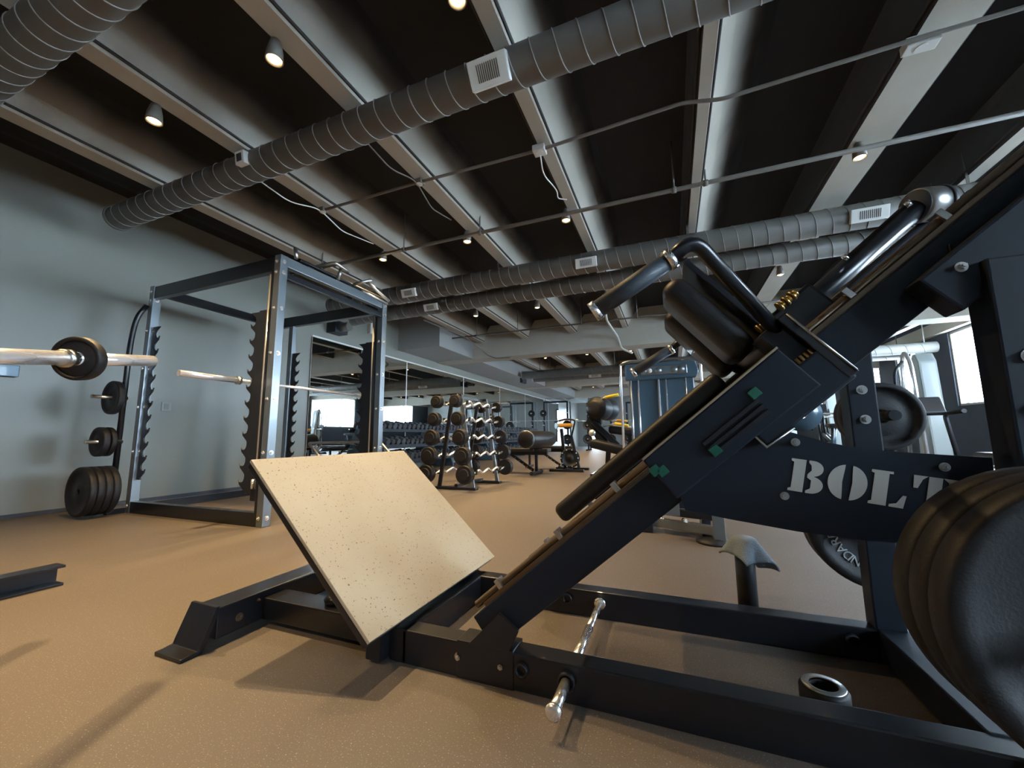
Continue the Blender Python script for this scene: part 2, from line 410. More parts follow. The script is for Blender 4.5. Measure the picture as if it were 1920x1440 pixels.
# junction boxes and cables hung on the beams
def jbox(x, y, z, label, sz=(.10, .09, .05)):
    t = thing('junction_box', label, 'junction box', (x, y, z-sz[2]/2), 'junction boxes on the conduit')
    MB().box((x, y, z), sz).build('box_body', M['register'] if sz[0] > .08 else M['pipe'], t)
    MB().cyl((x, y, z-sz[2]/2-.004), (x, y, z-sz[2]/2), .03, seg=16).build('cover', M['register'], t)
jbox(-.87, 2.82, 3.03, 'pale junction box under the beam right of the duct register')
jbox(1.52, 2.86, 3.04, 'pale junction box at the upper right beam', (.16, .08, .06))
jbox(-2.02, 2.80, 3.04, 'small box under the beam left of the register', (.07, .07, .04))
jbox(-3.2, 2.80, 3.04, 'small box at the left end of the thin conduit', (.07, .07, .04))
def cable(label, pts, r=.006, m='white'):
    t = MB().tube(pts, r, 8, .08).build('cable', M[m]); tag(t, label, 'cable')
cable('white cable drooping along the beam below the big duct', [(-3.35, 2.15, 3.05), (-3.3, 2.5, 2.98), (-3.2, 2.75, 3.03), (-3.24, 3.1, 2.97), (-3.25, 3.6, 3.06)])
cable('grey cable drooping from the duct to the small box', [(-2.12, 2.1, 3.06), (-2.1, 2.5, 2.99), (-2.03, 2.75, 3.03), (-2.08, 3.1, 2.96), (-2.1, 3.5, 3.06)], .006, 'pipe')
cable('white looped cable below the pale box beside the lit lamp', [(-.87, 2.84, 3.0), (-.9, 3.0, 2.94), (-.83, 3.2, 2.9), (-.88, 3.4, 2.95), (-.84, 3.6, 3.05)])
cable('white cable bending down in front of the deep cross beam', [(-1.05, 7.4, 3.08), (-1.06, 7.7, 2.95), (-1.0, 8.85, 2.9), (-.93, 8.87, 2.62), (-.7, 8.87, 2.50)], .022, 'register')
cable('grey cable bending over the bulkhead corner', [(-4.6, 6.6, 3.1), (-4.3, 7.9, 3.0), (-4.2, 8.85, 2.75), (-4.0, 8.87, 2.66), (-3.6, 8.87, 2.64)], .016, 'pipe')

lamp_first = None
def lamp(x, y, z, label, on=True, W=None):
    t = thing('ceiling_spotlight', label, 'lamp', (x, y, z-.04), 'warm ceiling spotlights')
    b = MB().cyl((x, y, z+.10), (x, y, ZC), .012, seg=10); b.build('stem_rod', M['pipe'], t)
    MB().lathe([(0, .10), (.03, .10), (.045, .03), (.05, -.03), (.044, -.03), (.04, -.01)], (x, y, z), (0, 0, 1), 24).build('lamp_housing', M['pipe'], t)
    MB().lathe([(0, -.035), (.022, -.032), (.036, -.022), (.042, -.008), (0, -.006)], (x, y, z), (0, 0, 1), 24).build('lamp_lens', M['lamp'], t)
    L = D.lights.new('spot_bulb', 'SPOT'); L.energy = W or LAMP_W; L.color = LAMP_COL; L.spot_size = math.radians(112); L.spot_blend = 1.0
    L.shadow_soft_size = .022
    o = D.objects.new('spot_bulb', L); C.objects.link(o); o.parent = t; o.location = (0, 0, -.01)
    return t
names = {-1.1: 'behind the near duct', 1.42: 'in front of the big duct', 3.85: 'between the two duct runs', 6.45: 'beyond the paired ducts', 10.9: 'beyond the deep cross beam', 14.6: 'far down the room', 18.5: 'near the far wall'}
cols = [(-3.31, 'first beam bay from the left'), (-2.09, 'second beam bay from the left'), (-.91, 'third beam bay from the left'), (1.57, 'fifth beam bay from the left'), (2.78, 'sixth beam bay from the left'), (4.2, 'rightmost beam bay')]
for y, ny in names.items():
    for x, nx in cols:
        if y < 0 and x > -2: continue
        if y > 10 and x > 3: continue
        if y == 1.42 and x > 1: continue
        if y == 3.85 and x > 2: continue
        yy = 1.55 if (y == 1.42 and x == -.91) else y
        lamp(x, yy, 3.0, 'lit warm spotlight ' + ny + ', ' + nx, W=LAMP_W*(.42 if (x == -.91 and y < 2) else .22 if (x > -1 and y < 4) else .35 if x > -1 else 1.15))

# wall items
t = thing('wall_outlet', 'small square outlet plate on the wall behind the power cage', 'outlet', (WL, 2.9, 1.07))
MB().bb((WL, 2.86, 1.06), (WL+.01, 2.96, 1.17), .003).build('cover_plate', M['wallgrey'], t)
MB().bb((WL+.01, 2.885, 1.08), (WL+.014, 2.935, 1.15), .001).build('socket', M['wall'], t)
t = thing('wall_speaker', 'small grey blue box on the left wall below the barbell', 'speaker', (WL, 1.6, 1.3))
MB().bb((WL, 1.50, 1.31), (WL+.07, 1.68, 1.42), .006).build('housing', M['bluepanel'], t)
MB().bb((WL, 1.44, 1.31), (WL+.05, 1.50, 1.42), .004).build('side_bracket', M['satin'], t)
t = thing('wall_projector', 'dark box unit mounted above the mirror', 'equipment box', (WL, 5.4, 2.62))
MB().bb((WL, 5.25, 2.62), (WL+.22, 5.55, 2.84), .01).build('housing', M['satin'], t)
MB().cyl((WL+.22, 5.4, 2.73), (WL+.40, 5.4, 2.73), .08, seg=24).build('barrel', M['duct'], t)
t = thing('exit_light', 'pale wall light box high above the mirror beside the ducts', 'wall light', (WL, 5.9, 3.0))
MB().bb((WL, 6.3, 2.86), (WL+.08, 6.75, 3.12), .008).build('housing', M['register'], t)
t = thing('emergency_light', 'small twin head emergency light above the mirrors', 'emergency light', (WL, 12.4, 2.62))
MB().bb((WL+1.11, 12.3, 2.5), (WL+1.2, 12.7, 2.66), .008).build('housing', M['satin'], t)
for k in (0, 1): MB().lathe([(0, 0), (.05, 0), (.06, .05), (0, .06)], (WL+1.16, 12.38+.24*k, 2.72), (1, -.4, 0), 16).build('lamp_head', M['white'], t)

# ================================================================ squat / leg press machine in the foreground
CO, SI = math.cos(math.radians(40)), math.sin(math.radians(40))
def SN(s, n, y): return Vector((s*CO-n*SI, y, s*SI+n*CO))           # s along the guide rails, n square to them
RS = Matrix(((CO, 0, -SI), (0, 1, 0), (SI, 0, CO)))                  # columns: s, y, n
def sbox(b, s0, s1, n0, n1, y0, y1, bev=.004):
    return b.box(SN((s0+s1)/2, (n0+n1)/2, (y0+y1)/2), (s1-s0, y1-y0, n1-n0), RS, bev)
def bolt(b, p, n, r=.011, h=.01):  # washer, hex head and stud end
    n = Vector(n).normalized(); p = Vector(p)
    b.cyl(p, p+n*.002, r*1.55, seg=20); b.cyl(p, p+n*h, r, seg=6, smooth=False); b.cyl(p+n*h, p+n*(h+.004), r*.55, seg=12)
def disc_plate(t, c, ax, r, th, name='weight_plate_body', m='rubber'):
    h = th/2
    MB().lathe([(.026, -h*.7), (.06, -h*.7), (.07, -h*.45), (r*.80, -h*.45), (r*.84, -h), (r*.97, -h), (r, -h*.7), (r, h*.7), (r*.97, h), (r*.84, h), (r*.80, h*.45), (.07, h*.45), (.06, h*.7), (.026, h*.7), (.026, -h*.7)], c, ax, 56).build(name, M[m], t)
def text_mesh(s, size, extr=.002):
    cu = D.curves.new('lettering', 'FONT'); cu.body = s; cu.size = size; cu.extrude = extr; cu.align_x = 'CENTER'; cu.align_y = 'CENTER'
    o = D.objects.new('lettering', cu); C.objects.link(o)
    me = D.meshes.new_from_object(o.evaluated_get(bpy.context.evaluated_depsgraph_get()))
    D.objects.remove(o); return me
def put_mesh(name, parts, m, parent):
    """parts: [(mesh, 4x4)] joined into one child mesh"""
    bm = bmesh.new()
    for me, Mx in parts:
        k = len(bm.verts); bm.from_mesh(me); bm.verts.ensure_lookup_table()
        bmesh.ops.transform(bm, matrix=Mx, verts=bm.verts[k:])
    b = MB(); b.bm.free(); b.bm = bm
    return b.build(name, m, parent)
def ring_text(word, c, rad, size, a0, step, z_off, flip_y=-1):
    """raised lettering round a plate that faces -Y; a0: angle of first letter, clockwise"""
    P = []
    for i, ch in enumerate(word):
        a = a0-step*i
        pos = Vector((c[0]+rad*math.cos(a), c[1]+flip_y*z_off, c[2]+rad*math.sin(a)))
        up = Vector((math.cos(a), 0, math.sin(a))); nrm = Vector((0, flip_y, 0)); rt = up.cross(nrm)
        P.append((text_mesh(ch, size, .0015), Matrix.Translation(pos) @ Matrix((rt, up, nrm)).transposed().to_4x4()))
    return P

YN, YFR = 1.141, 1.745      # outer faces of near and far floor rails
mach = thing('hack_squat_machine', 'black sled squat machine on the floor with a big tilted foot plate', 'exercise machine', (-.2, 1.44, 0))
b = MB().bb((-.85, YN, 0.0), (.66, YN+.07, .10), .005)
rail = b.build('floor_rail', M['black'], mach)
b = MB()
for x in (-.64, -.50): bolt(b, (x, YN, .057), (0, -1, 0), .0085, .008)
b.build('bolt', M['steel'], rail)
MB().lathe([(.020, 0), (.020, .012), (.013, .012), (.013, .001)], (-.435, YN, .06), (0, -1, 0), 24).build('round_socket', M['satin'], rail)
MB().lathe([(.024, 0), (.024, .016), (.0185, .016), (.0185, 0)], (-.303, YN, .06), (0, -1, 0), 24).build('round_socket', M['satin'], rail)
MB().bb((-.645, YN-.004, 0.0), (-.46, YN+.078, .106), .003).build('rail_sleeve', M['black'], rail)
b = MB().bb((-.85, YFR-.07, 0), (.66, YFR, .10), .005)
frail = b.build('floor_rail', M['black'], mach)
MB().lathe([(.020, 0), (.020, .012), (.013, .012), (.013, .001)], (-.435, YFR-.07, .06), (0, -1, 0), 24).build('round_socket', M['satin'], frail)
MB().lathe([(.02, 0), (.02, .012), (.013, .012)], (.50, YFR-.07, .06), (0, -1, 0), 24).build('round_socket', M['satin'], frail)
MB().bb((-.90, YN+.0, .0), (-.83, YFR, .10), .005).build('lower_crossbar', M['black'], mach)
# chrome stop rod through both rails
b = MB().cyl((-.303, 1.0, .06), (-.303, YN-.01, .06), .014).cyl((-.303, YN+.07, .06), (-.303, 1.45, .06), .015).cyl((-.303, 1.45, .06), (-.303, YFR-.07, .06), .0115)
b.lathe([(0, -.006), (.012, -.004), (.021, 0), (.021, .008), (0, .01)], (-.303, 1.0, .06), (0, 1, 0), 24)
b.lathe([(.011, 0), (.022, 0), (.022, .008), (.011, .008)], (-.303, YFR-.078, .06), (0, 1, 0), 24)
b.build('stop_rod', M['chrome'], mach)
# front cross foot
b = MB().bb((-1.64, .99, .02), (-1.525, 1.89, .125), .006)
ft = b.build('front_crossbar', M['black'], mach)
for y, s in ((.99, -1), (1.89, 1)):
    b = MB(); b.prism([(0, .135), (.012*s, .135), (.058*s, .012), (.112*s, .012), (.112*s, 0), (.048*s, 0), (0, .118)], (-1.655, y, 0), (0, 1, 0), (0, 0, 1), .142, .003)
    b.build('angled_foot_plate', M['black'], ft)
bb_ = MB(); bolt(bb_, (-1.525, 1.07, .065), (1, 0, 0), .009); bolt(bb_, (-1.525, 1.14, .10), (1, 0, 0), .004); bb_.build('bolt', M['brass'], ft)
sp = MB().bb((-1.53, 1.16, .02), (-.88, 1.26, .10), .005).build('spine_tube', M['black'], mach)
MB().lathe([(0, 0), (.04, 0), (.045, .015), (.03, .03), (0, .032)], (-1.22, 1.23, .10), (0, 0, 1), 24).build('round_boss', M['black'], sp)
MB().bb((-1.53, 1.60, .02), (-.88, 1.70, .10), .005).build('spine_tube', M['black'], mach)
# foot plate
B0 = Vector((-.845, .985, .132)); T0 = Vector((-1.405, .985, .645)); WY = .875
u = (T0-B0); L_ = u.length; u.normalize(); nrm = Vector((0, 1, 0)).cross(u)   # faces the sled
if nrm.x < 0: nrm = -nrm
R = Matrix((u, Y3, u.cross(Y3))).transposed()
fp = MB().box((B0+T0)/2+Y3*WY/2-nrm*.006, (L_, WY, .012), R, .002).build('foot_plate', M['plate'], mach)
MB().box((B0+T0)/2+Y3*WY/2-nrm*.024, (L_-.004, WY-.004, .022), R, .003).build('plate_backing', M['black'], fp)
for y in (1.15, 1.70):
    MB().beam((-.90, y, .09), (-1.12, y, .34), .06, .05).build('plate_support', M['black'], mach)
MB().beam((-.93, 1.10, .05), (-.93, 1.80, .05), .06, .08).build('pivot_tube', M['black'], mach)
# guide rails
for nm_y, (y0, y1) in enumerate(((1.150, 1.215), (1.655, 1.72))):
    g_ = sbox(MB(), -.345, 1.75, .410, .515, y0, y1).build('guide_rail', M['navy'], mach)
    r_ = MB().cyl(SN(-.33, .535, y0+.03), SN(1.7, .535, y0+.03), .011)
    sbox(r_, -.30, 1.68, .515, .527, y0+.015, y0+.05, .001)
    r_.build('slide_rod', M['brass'], g_)
    b = MB()
    for s in (-.22, .03, .25, 1.0, 1.25): sbox(b, s-.008, s+.008, .527, .556, y0+.01, y0+.045, .002)
    b.build('rod_clamp', M['steel'], g_)
b = MB()
b.prism([(0, .10), (.13, .10), (.16, .16), (.10, .20)], (-.60, YN, .005), (1, 0, 0), (0, 0, 1), .012, .002)
b.build('rail_gusset', M['black'], mach)
# rear cross bar, uprights and end feet
rc = MB().bb((.572, 1.205, .012), (.665, 1.69, .103), .004).build('rear_crossbar', M['navy'], mach)
MB().prism([(0, .10), (.09, .0), (.20, .0), (.20, .012), (.10, .012), (.012, .10)], (.57, YFR, 0), (0, 1, 0), (0, 0, 1), .1, .002).build('angled_foot_plate', M['black'], rc)
for y0 in (1.065, 1.675):
    dx = .045 if y0 < 1.2 else 0
    b = MB().bb((.565+dx, y0, 0.10 if y0 > 1.2 else 0.0), (.645+dx, y0+.072, 1.07 if y0 < 1.2 else 1.03), .005)
    up = b.build('rear_upright', M['navy'], mach)
    b = MB()
    for z in (.765, .865): bolt(b, (.605+dx, y0, z), (0, -1, 0), .010)
    b.build('bolt', M['steel'], up)
MB().bb((.60, 1.14, 1.07), (.68, 1.70, 1.14), .005).build('upper_crossbar', M['navy'], mach)
# housing behind the carriage at the top of the near rail
h_ = sbox(MB(), 1.065, 1.80, .372, .472, 1.085, 1.148, .006).build('upper_housing', M['navy'], mach)
b = MB(); bolt(b, SN(1.13, .44, 1.085), (0, -1, 0), .007); bolt(b, SN(1.4, .43, 1.085), (0, -1, 0), .007); b.build('bolt', M['steel'], h_)
# name panel with stencilled letters, sagging brace between sled rail and upright
pan = [(.02, .53), (.00, .60), (.12, .70), (.20, .745), (.265, .722), (.33, .699), (.40, .684), (.46, .678), (.60, .668), (.60, .50), (.50, .488), (.39, .487), (.255, .497), (.12, .515)]
pn = MB().prism(pan, (0, 1.118, 0), (1, 0, 0), (0, 0, 1), -.02, .0015).build('name_panel', M['navy'], mach)
b = MB()
for (x, z) in ((.268, .700), (.236, .576), (.525, .648)): bolt(b, (x, 1.118-.0, z), (0, -1, 0), .006)
b.build('bolt', M['steel'], pn)
# stencil letters in unit boxes
def arc(cx, cy, rx, ry, a0, a1, n=14): return [(cx+rx*math.cos(math.radians(a0+(a1-a0)*i/n)), cy+ry*math.sin(math.radians(a0+(a1-a0)*i/n))) for i in range(n+1)]
LB = [[(0, 0), (.42, 0), (.42, 1), (0, 1), (0, .93), (.08, .90), (.08, .10), (0, .07)],
      [(.50, 0), (.62, 0)]+arc(.62, .26, .34, .26, -90, 70, 12)+[(.68, .52)]+arc(.62, .76, .30, .24, -60, 90, 12)+[(.50, 1), (.50, .93)]+[(.58, .85), (.60, .70), (.50, .57), (.50, .47), (.62, .40), (.62, .15), (.50, .07)]]
LO = [arc(.46, .5, .46, .52, 97, 263, 18)+[(.40, .1), (.37, .5), (.40, .9)], arc(.54, .5, .46, .52, -83, 83, 18)+[(.60, .9), (.63, .5), (.60, .1)]]
LL = [[(0, 0), (.46, 0), (.46, .93), (.56, .93), (.56, 1), (0, 1), (0, .93), (.08, .90), (.08, .10), (0, .07)], [(.54, 0), (.90, 0), (.95, .36), (.86, .36), (.72, .12), (.54, .07)]]
LT = [[(0, 1), (.34, 1), (.22, .90), (.12, .64), (.02, .64)], [(.28, .07), (.28, 0), (.74, 0), (.74, .07), (.68, .10), (.68, 1), (.36, 1), (.36, .10)], [(.70, 1), (1.04, 1), (1.02, .64), (.92, .64), (.82, .90)]]
ang = math.radians(-8.5); ux = Vector((math.cos(ang), 0, math.sin(ang))); uz = Vector((-math.sin(ang)+.06, 0, math.cos(ang)))
x_ = 0; parts_ = []
for poly, wd in ((LB, .068), (LO, .071), (LL, .066), (LT, .068)):
    b = MB()
    for pl in poly:
        b.prism([(px*wd, py*.074) for px, py in pl], Vector((.2425, 1.1175, .590))+ux*x_, ux, uz, -.0012) if False else None
        o_ = Vector((.2425, 1.1175, .590))+ux*x_
        v1 = [b.bm.verts.new(o_+ux*(px*wd)+uz*(py*.074)) for px, py in pl]; v2 = [b.bm.verts.new(v.co-Y3*.0015) for v in v1]
        b.bm.faces.new(v1[::-1]); b.bm.faces.new(v2)
        for i in range(len(v1)):
            j = (i+1) % len(v1); b.bm.faces.new((v1[i], v1[j], v2[j], v2[i]))
    b.build('stencil_letter', M['letter'], pn)
    x_ += wd+.0045

# carriage (the moving sled)
car = MB()
sbox(car, .365, .775, .430, .548, 1.070, 1.148, .004)
car = car.build('carriage', M['navy'], mach)
sbox(MB(), .37, .80, .548, .555, 1.12, 1.70, .002).build('carriage_plate', M['satin'], car)
sbox(MB(), .366, .776, .548, .5535, 1.070, 1.118, .001).build('bare_edge', M['edge'], car)
sbox(MB(), .776, .828, .49, .598, 1.10, 1.20, .006).build('latch_block', M['satin'], car)
b = MB()
for n in (.452, .468, .484): sbox(b, .50, .66, n, n+.009, 1.062, 1.072, .001)
b.build('spring_rod', M['satin'], car)
b = MB()
for (s, n) in ((.372, .512), (.385, .50), (.51, .462), (.665, .505)): sbox(b, s-.012, s+.012, n-.011, n+.011, 1.060, 1.074, .002)
b.build('slider_cap', M['green'], car)
sp_ = sbox(MB(), .600, .840, .398, .492, 1.080, 1.112, .006).build('side_plate', M['navy'], car)
MB().tube([SN(.598, .475, 1.080), SN(.598, .398, 1.080), SN(.67, .395, 1.080)], .0035, 8).build('edge_strip', M['steel'], sp_)
sbox(MB(), .600, .835, .398, .575, 1.72, 1.755, .006).build('side_plate', M['navy'], car)
cx_ = sbox(MB(), .825, .850, .405, .600, 1.078, 1.76, .003).build('carriage_crossplate', M['black'], car)
MB().tube([SN(.846, .595, 1.076), SN(.846, .41, 1.076)], .003, 8).build('edge_strip', M['steel'], cx_)
b = MB()
for i in range(6): b.cyl(SN(.818-.011*i, .474, 1.090), SN(.818-.011*i, .505, 1.084), .0035, seg=10)
b.build('adjuster_tooth', M['gold'], car)
dp = MB().lathe([(.02, -.01), (.062, -.01), (.062, .01), (.02, .01), (.02, -.01)], SN(.83, .335, 1.66), (0, 1, 0), 36).build('cam_disc', M['bluepanel'], mach)
# back pad
R = RS
MB().pad(SN(.355, .581, 1.425), (.625, .42, .058), R, .02).build('back_pad', M['vinylb'], mach)
MB().bb((0, 0, 0), (0, 0, 0)) if False else None
b = MB(); sbox(b, .15, .60, .548, .556, 1.30, 1.55, .002); b.build('pad_backing', M['satin'], mach)
# shoulder pads with mounting bracket
for yc in (1.275, 1.575):
    sh = MB().pad(SN(.760, .735, yc), (.078, .165, .30), R, .034).build('shoulder_pad', M['vinyl'], mach)
    sbox(MB(), .826, .842, .585, .895, yc-.075, yc+.075, .003).build('pad_bracket', M['satin'], sh)
    b = MB()
    for n in (.66, .80): b.cyl(SN(.842, n, yc-.03), SN(.850, n, yc-.03), .009, seg=12)
    b.build('bolt', M['steel'], sh)
b = MB()
for i in range(5): b.cyl(SN(.795+.009*i, .612, 1.13), SN(.801+.009*i, .612, 1.13), .008 if i % 2 else .012, seg=16)
for i in range(6): b.cyl(SN(.862+.009*i, .620, 1.12), SN(.868+.009*i, .620, 1.12), .009 if i % 2 else .013, seg=16)
b.build('pivot_spring', M['gold'], mach)
# handles
for sgn, yy in ((-1, .92), (1, 1.93)):
    yb = 1.12 if sgn < 0 else 1.73
    hd = MB().tube([SN(.818, .560, yb-sgn*.01), SN(.792, .838, yy), SN(.725, .840, yy)], .0165, 16, .035).build('handle_tube', M['black'], mach)
    MB().cyl(SN(.728, .840, yy), SN(.535, .875, yy), .0215, seg=28).build('handle_grip', M['grip'], hd)
    b = MB()
    for s, n in ((.728, .840), (.535, .875)):
        d = (SN(.535, .875, yy)-SN(.728, .840, yy)).normalized(); p = SN(s, n, yy)
        b.lathe([(0, -.008), (.024, -.008), (.0245, .008), (0, .008)], p, d, 28)
    b.build('chrome_collar', M['chrome'], hd)
# upper tube, twin strut and cross horn behind the carriage
ub = MB().tube([SN(.86, .585, 1.36), SN(1.08, .59, 1.40), SN(1.40, .60, 1.42)], .030, 20)
ut = ub.build('upper_tube', M['black'], mach)
MB().tube([SN(.90, .545, 1.44), SN(1.42, .545, 1.47)], .019, 16).build('upper_strut', M['satin'], mach)
b = MB(); sbox(b, .88, 1.02, .52, .63, 1.28, 1.46, .01); b.build('tube_clamp', M['black'], mach)
b = MB()
for s in (.93, 1.04, 1.16, 1.36): b.cyl(SN(s, .612, 1.36), SN(s, .628, 1.355), .007, seg=12)
b.build('bolt', M['chrome'], ut)
cc = SN(1.405, .605, 1.42)
HA = (1, .5, .15)
hz = MB().lathe([(0, 0), (.045, .0), (.049, .004), (.049, .075), (.04, .08), (0, .08)], cc, HA, 40).build('weight_horn', M['steel'], mach)
MB().lathe([(0, -.004), (.043, -.004), (.045, -.001), (0, -.001)], cc, HA, 40).build('end_cap', M['grip'], hz)
MB().lathe([(.049, .062), (.052, .062), (.052, .074), (.049, .074)], cc, HA, 40).build('horn_collar', M['satin'], hz)
# storage horns (their plates are things of their own)
HX, HZ = .585, .44
b = MB().cyl((HX, .74, HZ), (HX, 1.065, HZ), .024); b.build('storage_horn', M['chrome'], mach)
b = MB().cyl((.683, 1.75, .38), (.683, 1.885, .38), .024); b.build('storage_horn', M['chrome'], mach)
b = MB().cyl((.715, 1.75, .78), (.715, 1.85, .78), .018); b.build('storage_horn', M['satin'], mach)

def weight_plate(label, c, r, th, ax=(0, 1, 0), group=None, m='rubber', lettering=None):
    c = Vector(c); t = thing('weight_plate', label, 'weight plate', c-Z3*r, group)
    disc_plate(t, c, ax, r, th, 'plate_disc', m)
    if lettering:
        put_mesh('raised_lettering', ring_text(lettering, c, r*.66, r*.19, math.radians(-89), math.radians(11), th*.26), M['lettergrey'], t)
        put_mesh('raised_lettering', ring_text(lettering, c, r*.66, r*.19, math.radians(91), math.radians(11), th*.26), M['lettergrey'], t)
    return t
for k, (lb, y) in enumerate([('big dark rubber plate at the right edge, outermost on the horn', .850), ('dark rubber plate second on the near horn at the right edge', .905), ('innermost dark rubber plate on the near horn at the right edge', .960)]):
    weight_plate(lb, (HX, y, HZ), .222 if k < 3 else .226, .050, group='plates on the near storage horn')
weight_plate('lettered black plate low behind the name panel of the squat machine', (.683, 1.90, .38), .225, .045, m='rubber', lettering='STANDARD')
weight_plate('second black plate behind the lettered one on the low far horn', (.683, 1.955, .38), .222, .045)
weight_plate('small black plate on the upper far horn beside the windows', (.715, 1.86, .78), .125, .04)
weight_plate('small black plate behind another on the upper far horn', (.715, 1.91, .78), .12, .035)

# towel post behind the far rail
t = thing('short_post', 'short black post on the floor with a grey towel over it', 'post', (.25, 1.95, 0))
MB().cyl((.25, 1.95, .008), (.25, 1.95, .275), .037, seg=28).build('post_tube', M['satin'], t)
MB().cyl((.25, 1.95, 0), (.25, 1.95, .008), .06, seg=28).build('post_base', M['satin'], t)
# towel: draped sheet
bm = bmesh.new(); N = 22; gv = {}
cxT, cyT, zt = .25, 1.95, .288
for i in range(N+1):
    for j in range(N+1):
        a = (i/N-.38)*.27; c_ = (j/N-.56)*.22
        th_ = .62; x = a*math.cos(th_)-c_*math.sin(th_); y = a*math.sin(th_)+c_*math.cos(th_)
        rr = math.hypot(x, y); an = math.atan2(y, x)
        if rr < .036: px, py, pz = x, y, zt+.010-rr*.25
        else:
            dr = rr-.036; fold = .5+.5*math.cos(an*4+.6)
            hor = .040+dr*(.18+.30*fold); px, py = hor*math.cos(an), hor*math.sin(an); pz = zt+.001-dr*(.93-.25*fold)
        gv[i, j] = bm.verts.new((cxT+px, cyT+py, pz))
for i in range(N):
    for j in range(N):
        f = bm.faces.new((gv[i, j], gv[i+1, j], gv[i+1, j+1], gv[i, j+1])); f.smooth = True
b = MB(); b.bm.free(); b.bm = bm
tw = b.build('towel', M['towel']); tag(tw, 'grey towel draped over the short black post', 'towel')
md = tw.modifiers.new('thick', 'SOLIDIFY'); md.thickness = .006; md.offset = 1
# hollow stub inside the frame
t = thing('round_socket_stub', 'short black hollow stub on the floor inside the machine frame', 'floor socket', (.325, 1.325, 0))
MB().lathe([(.030, .075), (.048, .078), (.054, .07), (.054, 0), (.03, 0), (.030, .075)], (.325, 1.325, 0), (0, 0, 1), 32).build('stub_ring', M['rubber'], t)
MB().lathe([(.031, .0785), (.046, .0785), (.050, .075), (.046, .081), (.031, .0795)], (.325, 1.325, 0), (0, 0, 1), 32).build('worn_lip', M['steel'], t)

# ================================================================ power cage on the left
def jag_plate(parent, x, y, z0, z1, sx, wdt=.115, name='toothed_catch_plate', m='satin', teeth=None):
    """flat plate in the x-z plane with upward hooked teeth towards sx"""
    n = teeth or 11; p = (z1-z0)/n; pts = [(0, z0-.02), (wdt*.55, z0-.02)]
    for i in range(n):
        zb = z0+i*p
        pts += [(wdt*.46, zb+p*.0), (wdt*.60, zb+p*.12), (wdt*.92, zb+p*.36), (wdt*1.0, zb+p*.62), (wdt*.90, zb+p*.50), (wdt*.72, zb+p*.46), (wdt*.54, zb+p*.54), (wdt*.45, zb+p*.70), (wdt*.43, zb+p*.88)]
    pts += [(wdt*.55, z1+.01), (wdt*1.0, z1+.05), (0, z1+.05)]
    b = MB(); o = Vector((x, y, 0)); 
    v1 = [b.bm.verts.new(o+Vector((sx*a, 0, c))) for a, c in pts]; v2 = [b.bm.verts.new(v.co+Y3*.012) for v in v1]
    b.bm.faces.new(v1); b.bm.faces.new(v2[::-1])
    for i in range(len(v1)):
        j = (i+1) % len(v1); b.bm.faces.new((v1[i], v1[j], v2[j], v2[i]))
    return b.build(name, M[m], parent)
cage = thing('power_cage', 'tall black and grey power cage with toothed catches beside the left wall', 'power rack', (-4.1, 3.0, 0))
XA, XB, YA, YB2, HT = -5.05, -3.16, 2.32, 3.66, 2.34
PW = .075
for (x, y) in ((XB, YA), (XA, YA), (XB, YB2), (XA, YB2)):
    up = MB().bb((x-PW/2, y-PW/2+.037, 0), (x+PW/2, y+PW/2+.037, HT), .005).build('upright', M['post'], cage)
    b = MB()
    for z in (2.28, 2.18, 1.85, 1.45, 1.05, .6, .07):
        bolt(b, (x+PW/2, y+.037, z), (1, 0, 0), .013)
        bolt(b, (x-.01, y-PW/2+.037, z), (0, -1, 0), .011)
    b.build('bolt', M['chrome'], up)
yn, yf = YA+.037, YB2+.037
# dark edge channel behind near-right post
MB().bb((XB-PW/2-.03, YA, .1), (XB-PW/2, YA+.05, 2.3), .003).build('upright_channel', M['black'], cage)
MB().bb((XB-PW/2-.03, YB2, .1), (XB-PW/2, YB2+.05, 2.3), .003).build('upright_channel', M['black'], cage)
for y in (yn, yf):
    MB().bb((XA-.03, y-.03, HT-.14), (XB-PW/2, y+.03, HT-.01), .004).build('top_beam', M['black'], cage)
    MB().bb((XA-.03, y-.035, 0.0), (XB-PW/2, y+.035, .11), .004).build('base_beam', M['black'], cage)
for x in (XA, XB):
    MB().bb((x-.03, yn+.04, HT-.09), (x+.03, yf-.04, HT), .004).build('top_side_beam', M['post'] if x == XB else M['satin'], cage)
    if x == XB: MB().bb((x-.025, yn+.04, HT-.20), (x+.025, yf-.04, HT-.14), .004).build('top_side_beam', M['black'], cage)
MB().bb((XA-.03, yn+.04, 0), (XA+.03, yf-.04, .08), .004).build('base_beam', M['black'], cage)
for y, s in ((YA+.01, 0), (YB2+.01, 1)):
    jag_plate(cage, XB-.21, y+.02, .28, 1.80, -1, .125)
    MB().bb((XB-.225, y+.018, .25), (XB-.10, y+.034, 1.86), .002).build('catch_backing', M['satin'], cage)
    if s == 0: jag_plate(cage, XA+.03, y+.02, .34, 1.84, 1, .125)
    MB().cyl((XB-.12, y+.03, .30), (XB-.12, y+.03, HT-.14), .016).build('guide_tube', M['whitebar'], cage)
    MB().bb((XB-.16, y+.01, .20), (XB-.09, y+.05, .30), .004).build('safety_stop', M['satin'], cage)
    MB().cyl((XB-.125, y-.0, .30), (XB-.125, y-.0, .38), .012).build('stop_pin', M['chrome'], cage)
MB().bb((-4.68, yf-.03, .11), (-4.61, yf+.03, HT-.14), .004).build('inner_upright', M['post'], cage)
jag_plate(cage, -4.61, yf-.01, .34, 1.78, 1, .13)
